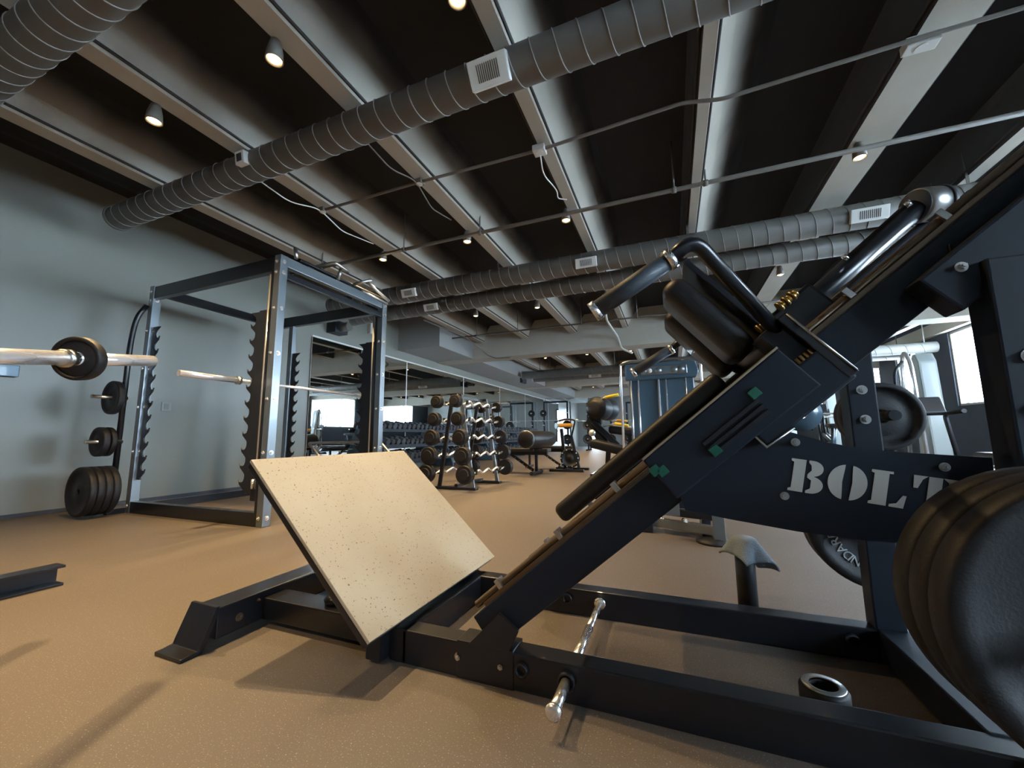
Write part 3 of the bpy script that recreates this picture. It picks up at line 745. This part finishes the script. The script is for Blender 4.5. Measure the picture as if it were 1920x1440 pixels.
# pull-up grips along the right top beam
gx = XB
gt = MB().tube([(gx-.02, 2.55, HT+.05), (gx-.02, 3.75, HT+.05)], .016, 12).build('pull_up_bar', M['satin'], cage)
for (pts) in ([(gx, 2.50, HT+.04), (gx-.02, 2.50, HT+.15)], [(gx-.1, 2.72, HT+.05), (gx+.16, 2.80, HT+.10), (gx+.20, 2.95, HT+.05)], [(gx, 3.0, HT+.02), (gx+.02, 3.02, HT+.17)], [(gx, 3.22, HT+.05), (gx+.14, 3.34, HT+.13)], [(gx, 3.35, HT+.02), (gx+.05, 3.72, HT-.02)], [(gx+.02, 3.42, HT+.14), (gx+.06, 3.74, HT+.02)]):
    MB().tube(pts, .017, 12, .03).build('pull_up_grip', M['steel'], cage)
# storage frame at the near left corner
st = MB().tube([(XA-.02, 2.30, 2.12), (XA-.05, 2.24, 1.98), (XA-.06, 2.22, 1.72), (XA-.06, 2.22, .02)], .024, 14, .16).build('storage_post', M['black'], cage)
MB().bb((XA-.09, 2.18, 0), (XA-.03, 2.34, .05), .004).build('storage_foot', M['black'], cage)
hz_ = [(1.53, .03), (1.13, .026), (.70, .026), (.29, .026)]
for z, r in hz_[1:]:
    MB().cyl((XA-.04, 2.24, z), (XA-.04, 1.97, z), .017).build('storage_horn', M['steel'], st)
def wp2(label, y, z, r, th, m='rubber'):
    return weight_plate(label, (XA-.04, y, z), r, th, (0, 1, 0), 'plates stored beside the power cage', m)
wp2('medium black plate on the top storage horn beside the cage', 2.13, 1.13, .165, .05)
wp2('small black plate on the middle storage horn, outer one', 2.07, .70, .14, .05)
wp2('small black plate on the middle storage horn, inner one', 2.125, .70, .14, .04, 'iron')
for k in range(4): wp2(['outermost', 'second', 'third', 'innermost'][k]+' thick black bumper plate low beside the cage', 1.985+.056*k, .245, .225, .054, 'iron')
# barbell racked in the cage
t = thing('barbell', 'empty silver barbell racked inside the power cage', 'barbell', (-3.5, 2.95, 1.20))
MB().cyl((-3.5, 1.83, 1.225), (-3.5, 2.29, 1.225), .025).cyl((-3.5, 3.77, 1.225), (-3.5, 4.10, 1.225), .025).build('sleeve', M['whitebar'], t)
MB().cyl((-3.5, 2.27, 1.225), (-3.5, 3.79, 1.225), .0145).build('shaft', M['whitebar'], t)
MB().cyl((-3.5, 2.27, 1.225), (-3.5, 2.30, 1.225), .036).cyl((-3.5, 3.76, 1.225), (-3.5, 3.79, 1.225), .036).build('collar', M['steel'], t)

# ================================================================ barbell crossing the left edge
A_ = Vector((-1.819, .496, .966)); E_ = Vector((-2.133, 1.009, 1.066)); dd = (E_-A_).normalized()
K_ = A_+dd*.235
t = thing('barbell', 'bright chrome barbell end reaching in from the left edge', 'barbell', K_-Z3*.03)
MB().cyl(A_-dd*.75, A_+dd*.2, .0165).build('shaft', M['chrome'], t)
MB().cyl(A_-dd*.28, K_, .0245).cyl(K_, E_, .0235).build('sleeve', M['whitebar'], t)
MB().lathe([(.02, -.012), (.032, -.012), (.032, .012), (.02, .012)], K_-dd*.03, dd, 28).build('collar', M['steel'], t)
weight_plate('small black plate on the barbell at the left edge', K_+dd*.02, .078, .036, dd, m='iron')
t = thing('squat_stand', 'black squat stand whose floor foot enters at the left edge', 'rack', (-2.91, .3, 0))
b = MB().bb((-2.96, -.5, .0), (-2.955+.085, 1.10, .012), .003).bb((-2.96, -.5, .085), (-2.87, 1.10, .097), .003).bb((-2.96, -.5, 0), (-2.945, 1.10, .097), .003)
b.build('floor_foot', M['black'], t)
MB().beam((-2.90, .1, .05), (-1.35, -.35, .05), .07, .07).build('floor_link', M['black'], t)
MB().bb((-1.42, -.36, 0), (-1.34, -.28, .95), .004).build('stand_upright', M['black'], t)
MB().bb((-1.60, -.30, .74), (-1.38, -.22, .79), .004).build('bar_hook', M['black'], t)
MB().prism([(0, 0), (.09, 0), (.09, .16), (.03, .14)], (-2.96, .62, .097), (0, 1, 0), (0, 0, 1), .012).build('foot_gusset', M['bluepanel'], t)

# ================================================================ dumbbell racks along the mirrors
def dumbbell_rack(label, y0, y1):
    t = thing('dumbbell_rack', label, 'dumbbell rack', (-5.4, (y0+y1)/2, 0), 'dumbbell racks by the mirrors')
    for y in (y0+.1, (y0+y1)/2, y1-.1):
        MB().prism([(-.33, 0), (.30, 0), (.30, .06), (-.10, 1.0), (-.20, 1.0), (-.25, .08), (-.33, .06)], (-5.40, y+.03, 0), (1, 0, 0), (0, 0, 1), .06, .003).build('rack_frame', M['bluepanel'], t)
    for x, z in TIERS:
        b = MB()
        for dx, dz in ((-.09, .02), (.09, -.03)): b.beam((x+dx, y0, z+dz), (x+dx, y1, z+dz), .03, .045, bev=.002)
        b.bb((x+.125, y0, z-.075), (x+.135, y1, z-.01), 0)
        b.build('shelf_rail', M['navy'], t)
    return t
TIERS = [(-5.50, .90), (-5.40, .58), (-5.29, .27)]
RK = [(6.3, 11.2, 'long three tier dumbbell rack nearest the power cage'), (11.5, 16.4, 'long three tier dumbbell rack farther along the mirrors')]
def dumbbell_proto():
    b = MB(); b.cyl((-.065, 0, .075), (.065, 0, .075), .015, seg=12)
    for s in (-1, 1):
        b.cyl((s*.06, 0, .075), (s*.135, 0, .075), .075, .069, seg=6, smooth=False)
    return b.build('dumbbell', M['dumb'])
db = None
tn_ = ['top', 'middle', 'bottom']
for ri, (y0, y1, lb) in enumerate(RK):
    dumbbell_rack(lb, y0, y1)
    for ti, (x, z) in enumerate(TIERS):
        n = 29
        for k in range(n):
            y = y0+.16+(y1-y0-.32)*k/(n-1)
            if db is None: db = dumbbell_proto(); o = db
            else: o = db.copy(); C.objects.link(o)
            sc_ = .82+.25*((k*7+ti*3) % 5)/5
            o.scale = (1, sc_, sc_); o.location = (x, y, z+.018); o.rotation_euler = (0, math.radians(15), 0)
            tag(o, 'dark six sided dumbbell on the %s tier of the %s rack by the mirrors' % (tn_[ti], ['nearer', 'farther'][ri]), 'dumbbell', '%s tier dumbbells, %s rack' % (tn_[ti], ['nearer', 'farther'][ri]))

# ================================================================ A-frame rack with bent curl bars
CX0, CY0, CY1 = -2.80, 4.88, 5.68
t = thing('curl_bar_rack', 'black A-frame rack holding bent curl bars on both sides', 'barbell rack', (CX0, 5.28, 0))
for y in (CY0, CY1):
    MB().bb((CX0-.33, y-.05, 0), (CX0+.32, y+.05, .035), .004).build('base_foot', M['black'], t)
    for s in (-1, 1):
        MB().beam((CX0+s*.265, y, .03), (CX0+s*.068, y, 1.30), .05, .035, (0, 1, 0)).build('slanted_upright', M['post'] if s > 0 else M['black'], t)
        for z in (1.19, .955, .71, .47, .232):
            xx = CX0+s*(.27-.155*z)
            MB().prism([(0, -.03), (s*.085, -.03), (s*.095, .03), (s*.08, .03), (s*.07, -.005), (0, -.005)], (xx, y-.02, z), (1, 0, 0), (0, 0, 1), -.04, 0).build('bar_cradle', M['black'], t)
    MB().bb((CX0-.09, y-.03, 1.27), (CX0+.09, y+.03, 1.31), .003).build('top_cap', M['black'], t)
MB().beam((CX0, CY0, .05), (CX0, CY1, .05), .05, .04).build('base_tie', M['black'], t)
MB().beam((CX0, CY0, 1.28), (CX0, CY1, 1.28), .05, .04).build('top_tie', M['black'], t)
lv = ['top', 'second', 'middle', 'fourth', 'lowest']
first = None
for s in (-1, 1):
    for i, z in enumerate((1.19, .955, .71, .47, .232)):
        x = CX0+s*(.33-.155*z); r = [.085, .095, .108, .118, .122][i]
        tt = thing('curl_bar', 'silver curl bar with dark round heads, %s on the %s side of A-frame rack' % (lv[i], 'left' if s < 0 else 'right'), 'barbell', (x, 5.28, z-r), 'curl bars on the A-frame rack')
        amp = .028; pts = [(x, 4.66, z)]
        for k, yy in enumerate((4.84, 4.98, 5.12, 5.28, 5.44, 5.58, 5.72)): pts.append((x+amp*.4*(1 if k % 2 else -1), yy, z+(amp if k % 2 else -amp)))
        pts.append((x, 5.90, z))
        MB().tube(pts, .0165, 12, .03).build('bent_shaft', M['whitebar'], tt)
        for y, sy in ((4.60, -1), (5.94, 1)):
            MB().lathe([(0, -.055), (r*.55, -.055), (r*.60, -.045), (r*.9, -.045), (r, -.035), (r, .035), (r*.93, .045), (r*.3, .045), (0, .05)], (x, y, z), (0, -sy if sy > 0 else 1, 0), 40, False).build('round_head', M['iron'], tt)

# ================================================================ benches
def bench(label, x, y, group='flat benches beyond the curl bar rack'):
    t = thing('utility_bench', label, 'bench', (x, y, 0), group)
    MB().bb((x-.62, y-.04, .36), (x+.42, y+.04, .42), .004).build('spine_beam', M['black'], t)
    MB().pad((x-.20, y, .455), (.80, .28, .07), None, .02).build('bench_pad', M['vinyl'], t)
    MB().pad((x+.34, y, .455), (.24, .26, .07), None, .02).build('seat_pad', M['vinylb'], t)
    MB().beam((x+.20, y, .36), (x+.20, y, .04), .05, .05, (0, 1, 0)).build('leg', M['satin'], t)
    br = MB().beam((x-.30, y, .36), (x+.14, y, .07), .055, .05).build('diagonal_brace', M['black'], t)
    b = MB()
    for k in range(5): b.cyl(Vector((x-.22+.08*k, y-.03, .30-.053*k)), Vector((x-.22+.08*k, y-.034, .30-.053*k)), .011, seg=10)
    b.build('adjustment_hole', M['steel'], br)
    MB().bb((x+.16, y-.28, .012), (x+.24, y+.28, .06), .006).build('foot_bar', M['black'], t)
    MB().bb((x-.62, y-.20, .012), (x-.55, y+.20, .06), .006).build('foot_bar', M['black'], t)
    MB().beam((x-.58, y, .06), (x-.58, y, .36), .05, .05, (0, 1, 0)).build('leg', M['black'], t)
    for yy in (y-.29, y+.29): MB().cyl((x+.20, yy-.015, .036), (x+.20, yy+.015, .036), .036, seg=16).build('foot_cap', M['rubber'], t)
    return t
bench('dark flat bench under the big round bolster', -2.62, 7.25)
bench('dark flat bench behind the one with the bolster', -2.50, 8.75)
t = thing('foam_bolster', 'big round dark bolster with a pale rim lying on the first bench', 'bolster', (-2.40, 7.35, .49))
MB().lathe([(0, -.75), (.12, -.75), (.148, -.735), (.155, -.71), (.155, .71), (.14, .75), (0, .75)], (-2.40, 7.35, .66), (0, 1, 0), 36).build('bolster_body', M['vinyl'], t)
MB().lathe([(.150, -.742), (.159, -.735), (.159, -.70), (.155, -.70)], (-2.40, 7.35, .66), (0, 1, 0), 36).build('rim_ring', M['post'], t)
# exercise bike like machine with tan saddle and flywheel
t = thing('spin_bike', 'small dark exercise bike with an orange tan seat between the benches', 'exercise bike', (-2.0, 8.1, 0))
MB().bb((-2.35, 7.85, .0), (-1.65, 7.93, .05), .004).bb((-2.35, 8.35, .0), (-1.65, 8.43, .05), .004).beam((-2.0, 7.9, .04), (-2.0, 8.4, .04), .06, .05).build('base_frame', M['black'], t)
MB().lathe([(.0, -.02), (.05, -.02), (.06, -.01), (.15, -.01), (.16, -.03), (.20, -.03), (.20, .03), (.16, .03), (.15, .01), (.06, .01), (.05, .02), (0, .02)], (-1.98, 8.12, .26), (.35, -1, 0), 32).build('flywheel', M['iron'], t)
b = MB()
for k in range(10):
    a = 2*math.pi*k/10; e1 = Vector((1, .35, 0)).normalized(); p = Vector((-1.988, 8.10, .26))+e1*math.cos(a)*.175+Z3*math.sin(a)*.175
    b.cyl(p+Vector((0, -.02, 0)), p+Vector((.01, -.026, 0)), .012, seg=8)
b.build('flywheel_bolt', M['steel'], t)
MB().beam((-2.1, 8.2, .05), (-2.14, 8.1, .86), .06, .05, (0, 1, 0)).beam((-1.8, 8.15, .05), (-1.95, 8.15, .72), .06, .05, (0, 1, 0)).build('main_frame', M['satin'], t)
MB().pad((-2.06, 8.05, .93), (.34, .18, .08), None, .03).build('tan_seat', M['orange'], t)
MB().tube([(-1.9, 8.0, .72), (-1.82, 8.0, 1.03), (-2.0, 7.98, 1.06), (-2.25, 7.98, 1.0)], .018, 10, .05).build('handlebar', M['black'], t)
MB().cyl((-2.19, 7.95, .92), (-2.21, 7.93, .92), .06, seg=20).build('round_knob', M['post'], t)

# ================================================================ plate loaded machine with big roller pad
t = thing('roller_pad_machine', 'dark machine with a big ribbed roller pad and yellow grips beside the blue grey tower', 'exercise machine', (-1.15, 7.2, 0))
RC = Vector((-1.25, 7.0, 1.20))
prof = [(0, -.02), (.10, -.02), (.15, -.0)]
for k in range(3): prof += [(.155+.018*k, .012+.02*k), (.168+.014*k, .014+.02*k)]
prof += [(.205, .08), (.205, .30), (.198, .315), (.205, .33), (.205, .55), (.18, .60), (0, .60)]
MB().lathe(prof, RC, (.35, 1, -.02), 40).build('roller_pad', M['satin'], t)
MB().prism([(-.02, 0), (.16, 0), (-.02, .42), (-.16, .52), (-.22, .42)], (-1.20, 7.12, .56), (1, 0, 0), (0, 0, 1), -.08, .006).build('swing_arm', M['navy'], t)
MB().beam((-1.22, 7.15, .95), (-1.18, 7.2, 1.10), .12, .16, (0, 1, 0)).build('roller_bracket', M['satin'], t)
lg = MB().lathe([(0, 0), (.055, 0), (.06, -.008), (0, -.012)], (-1.30, 7.018, .76), (0, 1, 0), 24).build('round_logo_disc', M['logo'], t)
MB().beam((-1.30, 7.15, .95), (-.85, 7.15, .50), .09, .12, (0, 1, 0), .01).build('main_arm', M['navy'], t)
MB().pad((-1.02, 7.0, .52), (.62, .40, .16), Matrix.Rotation(math.radians(14), 3, 'Y'), .06).build('seat_pad', M['satin'], t)
MB().pad((-.72, 7.35, .78), (.66, .34, .14), Matrix.Rotation(math.radians(8), 3, 'Y'), .05).build('back_pad', M['vinylb'], t)
MB().pad((-.82, 7.30, .87), (.40, .10, .05), Matrix.Rotation(math.radians(8), 3, 'Y'), .02).build('pad_top_strip', M['letter'], t)
for a, c in (((-1.05, 7.0, 1.375), (-.82, 6.98, 1.415)), ((-.90, 7.0, .92), (-.68, 6.98, .875))):
    MB().tube([Vector(a)-Vector((.22, -.1, .05)), a], .012, 10).build('grip_stem', M['steel'], t)
    MB().cyl(a, c, .026, seg=20).build('yellow_grip', M['yellow'], t)
MB().cyl((-.88, 7.1, .98), (-.70, 7.1, .96), .018, seg=16).build('side_handle', M['orange'], t)
MB().bb((-1.35, 6.95, 0), (-1.27, 7.55, .06), .005).bb((-.50, 6.95, 0), (-.42, 7.55, .06), .005).beam((-1.31, 7.25, .05), (-.46, 7.25, .05), .08, .06).build('base_frame', M['black'], t)
MB().beam((-1.1, 7.25, .06), (-1.05, 7.25, .60), .08, .08, (0, 1, 0)).beam((-.60, 7.25, .06), (-.70, 7.3, .72), .07, .07, (0, 1, 0)).build('support_post', M['black'], t)

# ================================================================ tall weight stack tower
t = thing('weight_stack_tower', 'tall blue grey weight stack tower behind the back pad', 'exercise machine', (-.11, 6.2, 0))
MB().bb((-.55, 6.10, .10), (.33, 6.50, 1.72), .01).build('shroud', M['bluepanel'], t)
MB().prism([(-.60, 1.52), (.36, 1.52), (.40, 1.60), (.36, 1.76), (-.60, 1.76)], (0, 6.02, 0), (1, 0, 0), (0, 0, 1), -.10, .02).build('header_panel', M['bluepanel'], t)
b = MB()
pl = MB().pad((-.06, 5.995, 1.64), (.62, .03, .13), None, .012).build('info_placard', M['post'], t)
for (x, r, m_) in ((-.25, .035, 'yellow'), (-.13, .045, 'post'), (.08, .05, 'white'), (.17, .05, 'white'), (-.32, .03, 'white')):
    MB().lathe([(0, 0), (r, 0), (r, .006), (0, .006)], (x, 5.98, 1.64), (0, -1, 0), 20).build('printed_disc', M['post'] if m_ != 'yellow' else M['letter'], pl)
for x in (-.655, .42):
    MB().tube([(x, 5.95, .03), (x, 5.95, 1.74), (x+.08*(1 if x < 0 else -1), 5.98, 1.80)], .018, 12, .04).build('chrome_frame_tube', M['whitebar'], t)
MB().tube([(-.655, 5.95, 1.74), (-.55, 5.97, 1.79), (.32, 5.97, 1.79), (.42, 5.95, 1.74)], .02, 12, .04).build('top_tube', M['post'], t)
for x in (-.52, -.42, -.14, -.04, .22):
    MB().cyl((x, 6.06, .12), (x, 6.06, 1.53), .013 if x != -.14 else .02, seg=12).build('guide_rod', M['whitebar'], t)
ws = MB()
for k in range(10): ws.bb((-.10, 6.03, .14+.046*k), (.14, 6.10, .18+.046*k), .003)
tag(ws.build('weight_stack', M['iron'], t), kind='stuff')
MB().bb((-.68, 5.92, 0), (.45, 6.52, .07), .006).build('base_plate', M['navy'], t)

# low base of the machine behind the far rail
t = thing('low_machine_base', 'low dark machine base with a post behind the squat machine', 'exercise machine', (.0, 3.25, 0))
MB().beam((-.22, 3.30, .07), (.24, 3.10, .07), .05, .06).build('lower_tube', M['post'], t)
MB().beam((-.20, 3.38, .14), (.24, 3.22, .14), .06, .05).build('upper_tube', M['satin'], t)
b = MB()
for x in (-.12, .04): b.cyl((x, 3.25, .10), (x+.02, 3.22, .10), .014, seg=12)
b.build('bolt', M['chrome'], t)
MB().bb((-.10, 3.10, .15), (.02, 3.16, .26), .006).build('grey_block', M['post'], t)
MB().bb((.22, 3.02, .0), (.29, 3.09, .34), .005).build('corner_post', M['post'], t)
MB().lathe([(0, 0), (.11, 0), (.11, .015), (.05, .03), (0, .03)], (.22, 3.06, 0), (0, 0, 1), 24).build('post_foot', M['satin'], t)
MB().bb((-.25, 3.2, 0), (-.17, 3.5, .07), .004).bb((.16, 3.2, 0), (.22, 3.5, .12), .004).build('cross_foot', M['black'], t)
MB().bb((-.22, 3.3, .17), (.22, 3.4, .46), .01).build('rear_frame', M['navy'], t)

# dip handle frame showing above the foot plate
t = thing('low_handle_frame', 'low frame with a bent tube handle showing above the tilted foot plate', 'exercise machine', (-4.0, 4.4, 0))
MB().tube([(-4.55, 4.2, .05), (-4.60, 4.2, .46), (-4.82, 4.2, .645), (-3.56, 4.2, .665), (-3.34, 4.2, .47), (-3.36, 4.2, .05)], .018, 12, .04).build('bent_tube', M['steel'], t)
MB().bb((-4.62, 4.15, 0), (-4.52, 4.9, .05), .004).bb((-3.42, 4.15, 0), (-3.30, 4.9, .05), .004).bb((-4.55, 4.8, 0), (-3.38, 4.88, .05), .004).build('floor_frame', M['black'], t)
MB().pad((-3.95, 4.6, .40), (.7, .30, .08), None, .03).build('seat_pad', M['vinyl'], t)
MB().beam((-3.95, 4.84, .05), (-3.95, 4.66, .38), .06, .06, (0, 1, 0)).build('seat_post', M['black'], t)

# ================================================================ far racks by the end wall
def far_rack(label, x, y, plates):
    t = thing('squat_rack', label, 'rack', (x, y, 0), 'dark racks at the far end of the room')
    for s in (-.55, .55):
        MB().bb((x+s-.035, y-.035, 0), (x+s+.035, y+.035, 2.3), .004).build('upright', M['navy'], t)
        MB().bb((x+s-.035, y-.5, 0), (x+s+.035, y+.6, .07), .004).build('base_foot', M['black'], t)
        MB().bb((x+s-.035, y+.5, 0), (x+s+.035, y+.57, 2.3), .004).build('upright', M['post'], t)
    MB().bb((x-.58, y-.03, 2.22), (x+.58, y+.03, 2.3), .004).build('crossbar', M['navy'], t)
    MB().tube([(x-.55, y, 2.3), (x-.40, y-.2, 2.42), (x+.40, y-.2, 2.42), (x+.55, y, 2.3)], .018, 8, .05).build('pull_up_bar', M['steel'], t)
    for z in (.55, 1.2, 1.75):
        for s in (-.55, .55): MB().cyl((x+s, y-.035, z), (x+s, y-.28, z), .022, seg=10).build('storage_horn', M['steel'], t)
    tb = thing('barbell', 'silver barbell racked on the ' + label, 'barbell', (x, y-.07, 1.4-.02), 'barbells on the far racks')
    MB().cyl((x-1.05, y-.07, 1.41), (x+1.05, y-.07, 1.41), .016, seg=10).cyl((x-1.05, y-.07, 1.41), (x-.66, y-.07, 1.41), .025, seg=10).cyl((x+.66, y-.07, 1.41), (x+1.05, y-.07, 1.41), .025, seg=10).build('shaft', M['steel'], tb)
    for s in (-1, 1): MB().bb((x+s*.55-.04, y-.11, 1.34), (x+s*.55+.04, y-.03, 1.39), .002).build('bar_hook', M['black'], t)
    for (sx, z, r) in plates:
        weight_plate('%s round plate, %s side, on the %s' % ('low' if z < .9 else 'middle' if z < 1.5 else 'high', 'left' if sx < 0 else 'right', label), (x+sx*.55, y-.14, z), r, .06, group='plates on the far racks')
far_rack('dark far rack against the mirrored side', -4.9, 17.6, [(-1, .55, .225), (1, .55, .225), (-1, 1.75, .16), (1, 1.2, .2)])
far_rack('dark far rack in front of the bright door', -3.2, 19.2, [(-1, .55, .225), (1, .55, .225), (1, 1.75, .16), (-1, 1.2, .2)])
far_rack('dark far rack right of the bright door', -1.4, 19.6, [(-1, .55, .225), (1, 1.2, .2)])

# ================================================================ machines by the windows
def cable_tower(label, x, y):
    t = thing('cable_tower', label, 'exercise machine', (x, y, 0), 'pale cable towers by the windows')
    MB().prism([(-.22, 0), (.22, 0), (.13, 1.85), (.05, 2.0), (-.05, 2.0), (-.13, 1.85)], (x, y+.12, .05), (0, -1, 0), (0, 0, 1), -.24, .03).build('tower_shroud', M['greywhite'], t)
    MB().tube([(x-.16, y-.26, .06), (x-.16, y-.15, 1.85), (x-.16, y, 2.12), (x-.16, y+.15, 1.85), (x-.16, y+.26, .06)], .03, 12, .14).build('arched_frame', M['whitebar'], t)
    MB().tube([(x-.25, y-.1, 1.9), (x-.45, y-.3, 1.72), (x-.48, y-.35, 1.35), (x-.5, y-.36, .8)], .022, 10, .12).build('pulley_arm', M['satin'], t)
    MB().bb((x-.40, y-.32, 0), (x+.25, y+.32, .06), .01).build('base_plate', M['navy'], t)
    MB().lathe([(0, 0), (.07, 0), (.07, .02), (0, .02)], (x-.17, y, 1.15), (-1, 0, 0), 20).build('round_logo_disc', M['dumb'], t)
    return t
cable_tower('pale cable tower by the windows, right of the upper plate', 3.9, 8.6)
cable_tower('pale arched cable tower seen in the mirror left part', 4.2, 14.0)
cable_tower('pale arched cable tower beyond the bikes near the windows', 4.2, 18.2)
def bike(label, x, y):
    t = thing('exercise_bike', label, 'exercise bike', (x, y, 0), 'exercise bikes near the windows')
    MB().tube([(x-.25, y-.45, .04), (x+.25, y-.45, .04)], .03, 10).tube([(x-.25, y+.45, .04), (x+.25, y+.45, .04)], .03, 10).tube([(x, y-.45, .05), (x, y+.45, .05)], .03, 10).build('base_frame', M['navy'], t)
    MB().lathe([(.19, -.015), (.23, -.02), (.23, .02), (.19, .015), (.19, -.015)], (x, y+.22, .32), (1, 0, 0), 28).lathe([(0, -.02), (.05, -.02), (.05, .02), (0, .02)], (x, y+.22, .32), (1, 0, 0), 16).build('flywheel', M['steel'], t)
    for s in (-1, 1): MB().tube([(x+s*.04, y+.22, .32), (x+s*.04, y+.38, .95), (x+s*.02, y+.30, 1.10)], .022, 10, .05).build('fork', M['satin'], t)
    MB().tube([(x, y, .10), (x, y-.22, .82)], .028, 10).tube([(x, y-.1, .55), (x, y+.30, .70)], .028, 10).build('main_frame', M['bluepanel'], t)
    MB().pad((x, y-.24, .86), (.18, .28, .07), None, .03).build('saddle', M['vinyl'], t)
    MB().tube([(x-.22, y+.12, 1.12), (x-.20, y+.28, 1.10), (x+.20, y+.28, 1.10), (x+.22, y+.12, 1.12)], .018, 10, .05).build('handlebar', M['whitebar'], t)
    MB().pad((x, y+.36, 1.22), (.24, .04, .16), Matrix.Rotation(-.3, 3, 'X'), .015).build('console', M['satin'], t)
    return t
for lb, x, y in (('exercise bike nearest the upper plate, left of the pale tower', 2.75, 9.2), ('exercise bike standing just beyond the nearest one', 3.4, 11.2), ('third exercise bike out from the windows', 2.9, 12.8), ('exercise bike well down the room near the windows', 3.2, 15.2)): bike(lb, x, y)
t = thing('treadmill', 'dark treadmill with a raised silver edged deck under the right window', 'treadmill', (3.9, 7.0, 0))
MB().beam((3.5, 6.3, .20), (3.5, 8.0, .16), .70, .14, (0, 0, 1), .02).build('deck', M['satin'], t)
for s in (-.37, .37):
    MB().beam((3.5+s, 6.25, .29), (3.5+s, 8.0, .24), .06, .04, (0, 0, 1), .01).build('side_rail', M['whitebar'], t)
    MB().tube([(3.5+s, 7.85, .22), (3.5+s, 8.05, 1.0), (3.5+s, 7.6, 1.02)], .03, 12, .1).build('hand_rail', M['satin'], t)
MB().pad((3.5, 8.05, 1.12), (.74, .10, .30), Matrix.Rotation(-.4, 3, 'X'), .04).build('console', M['satin'], t)
MB().bb((3.14, 6.25, 0), (3.22, 6.4, .14), .004).bb((3.78, 6.25, 0), (3.86, 6.4, .14), .004).bb((3.14, 7.8, 0), (3.86, 8.0, .12), .004).build('deck_foot', M['rubber'], t)
t = thing('adjustable_bench', 'dark upright bench with a silver edge at far right', 'bench', (4.3, 6.0, 0))
MB().pad((3.55, 5.9, .80), (.10, .34, .62), Matrix.Rotation(-.15, 3, 'Y'), .04).build('backrest', M['grip'], t)
MB().pad((3.30, 5.9, .46), (.40, .34, .08), None, .03).build('seat', M['vinyl'], t)
MB().tube([(3.50, 5.72, .06), (3.56, 5.70, .62), (3.60, 5.70, 1.08)], .02, 12, .1).build('side_tube', M['steel'], t)
MB().bb((3.15, 5.85, .04), (3.75, 5.95, .10), .005).bb((3.15, 5.65, 0), (3.22, 6.15, .05), .004).bb((3.66, 5.65, 0), (3.74, 6.15, .05), .004).beam((3.35, 5.9, .08), (3.35, 5.9, .43), .06, .06, (0, 1, 0)).build('base_frame', M['black'], t)

# small hardware built together is divided so that every piece is a part of its own
def split_pieces(names, gap=.002):
    for o in [o for o in D.objects if o.type == 'MESH' and o.name.split('.')[0] in names and o.parent]:
        bm = bmesh.new(); bm.from_mesh(o.data); seen = set(); isl = []
        for v in bm.verts:
            if v.index in seen: continue
            st = [v]; seen.add(v.index); grp = []
            while st:
                a = st.pop(); grp.append(a)
                for e in a.link_edges:
                    c = e.other_vert(a)
                    if c.index not in seen: seen.add(c.index); st.append(c)
            lo = Vector([min(q.co[i] for q in grp) for i in range(3)]); hi = Vector([max(q.co[i] for q in grp) for i in range(3)])
            isl.append([lo, hi, {q.index for q in grp}])
        merged = True
        while merged:
            merged = False
            for i in range(len(isl)):
                for j in range(i+1, len(isl)):
                    if all(isl[i][0][k]-gap <= isl[j][1][k] and isl[j][0][k]-gap <= isl[i][1][k] for k in range(3)):
                        isl[i][0] = Vector([min(isl[i][0][k], isl[j][0][k]) for k in range(3)]); isl[i][1] = Vector([max(isl[i][1][k], isl[j][1][k]) for k in range(3)])
                        isl[i][2] |= isl[j][2]; isl.pop(j); merged = True; break
                if merged: break
        if len(isl) > 1:
            for g in isl[1:]:
                b2 = bm.copy(); b2.verts.ensure_lookup_table()
                bmesh.ops.delete(b2, geom=[v for v in b2.verts if v.index not in g[2]], context='VERTS')
                me = D.meshes.new(o.data.name); b2.to_mesh(me); b2.free(); me.materials.append(o.data.materials[0])
                c = D.objects.new(o.name.split('.')[0], me); C.objects.link(c); c.parent = o.parent; c.location = o.location
            bmesh.ops.delete(bm, geom=[v for v in bm.verts if v.index not in isl[0][2]], context='VERTS')
            bm.to_mesh(o.data)
        bm.free()
split_pieces({'bolt', 'rod_clamp', 'slider_cap', 'sleeve', 'collar', 'pivot_spring', 'chrome_collar', 'adjuster_tooth', 'spring_rod', 'cross_foot', 'deck_foot', 'flywheel_bolt', 'adjustment_hole', 'edge_strip', 'socket', 'shelf_rail'})

sc.cycles.use_denoising = True
sc.cycles.max_bounces = 8
sc.cycles.use_adaptive_sampling = True
sc.cycles.adaptive_threshold = .025
sc.cycles.sample_clamp_indirect = 6
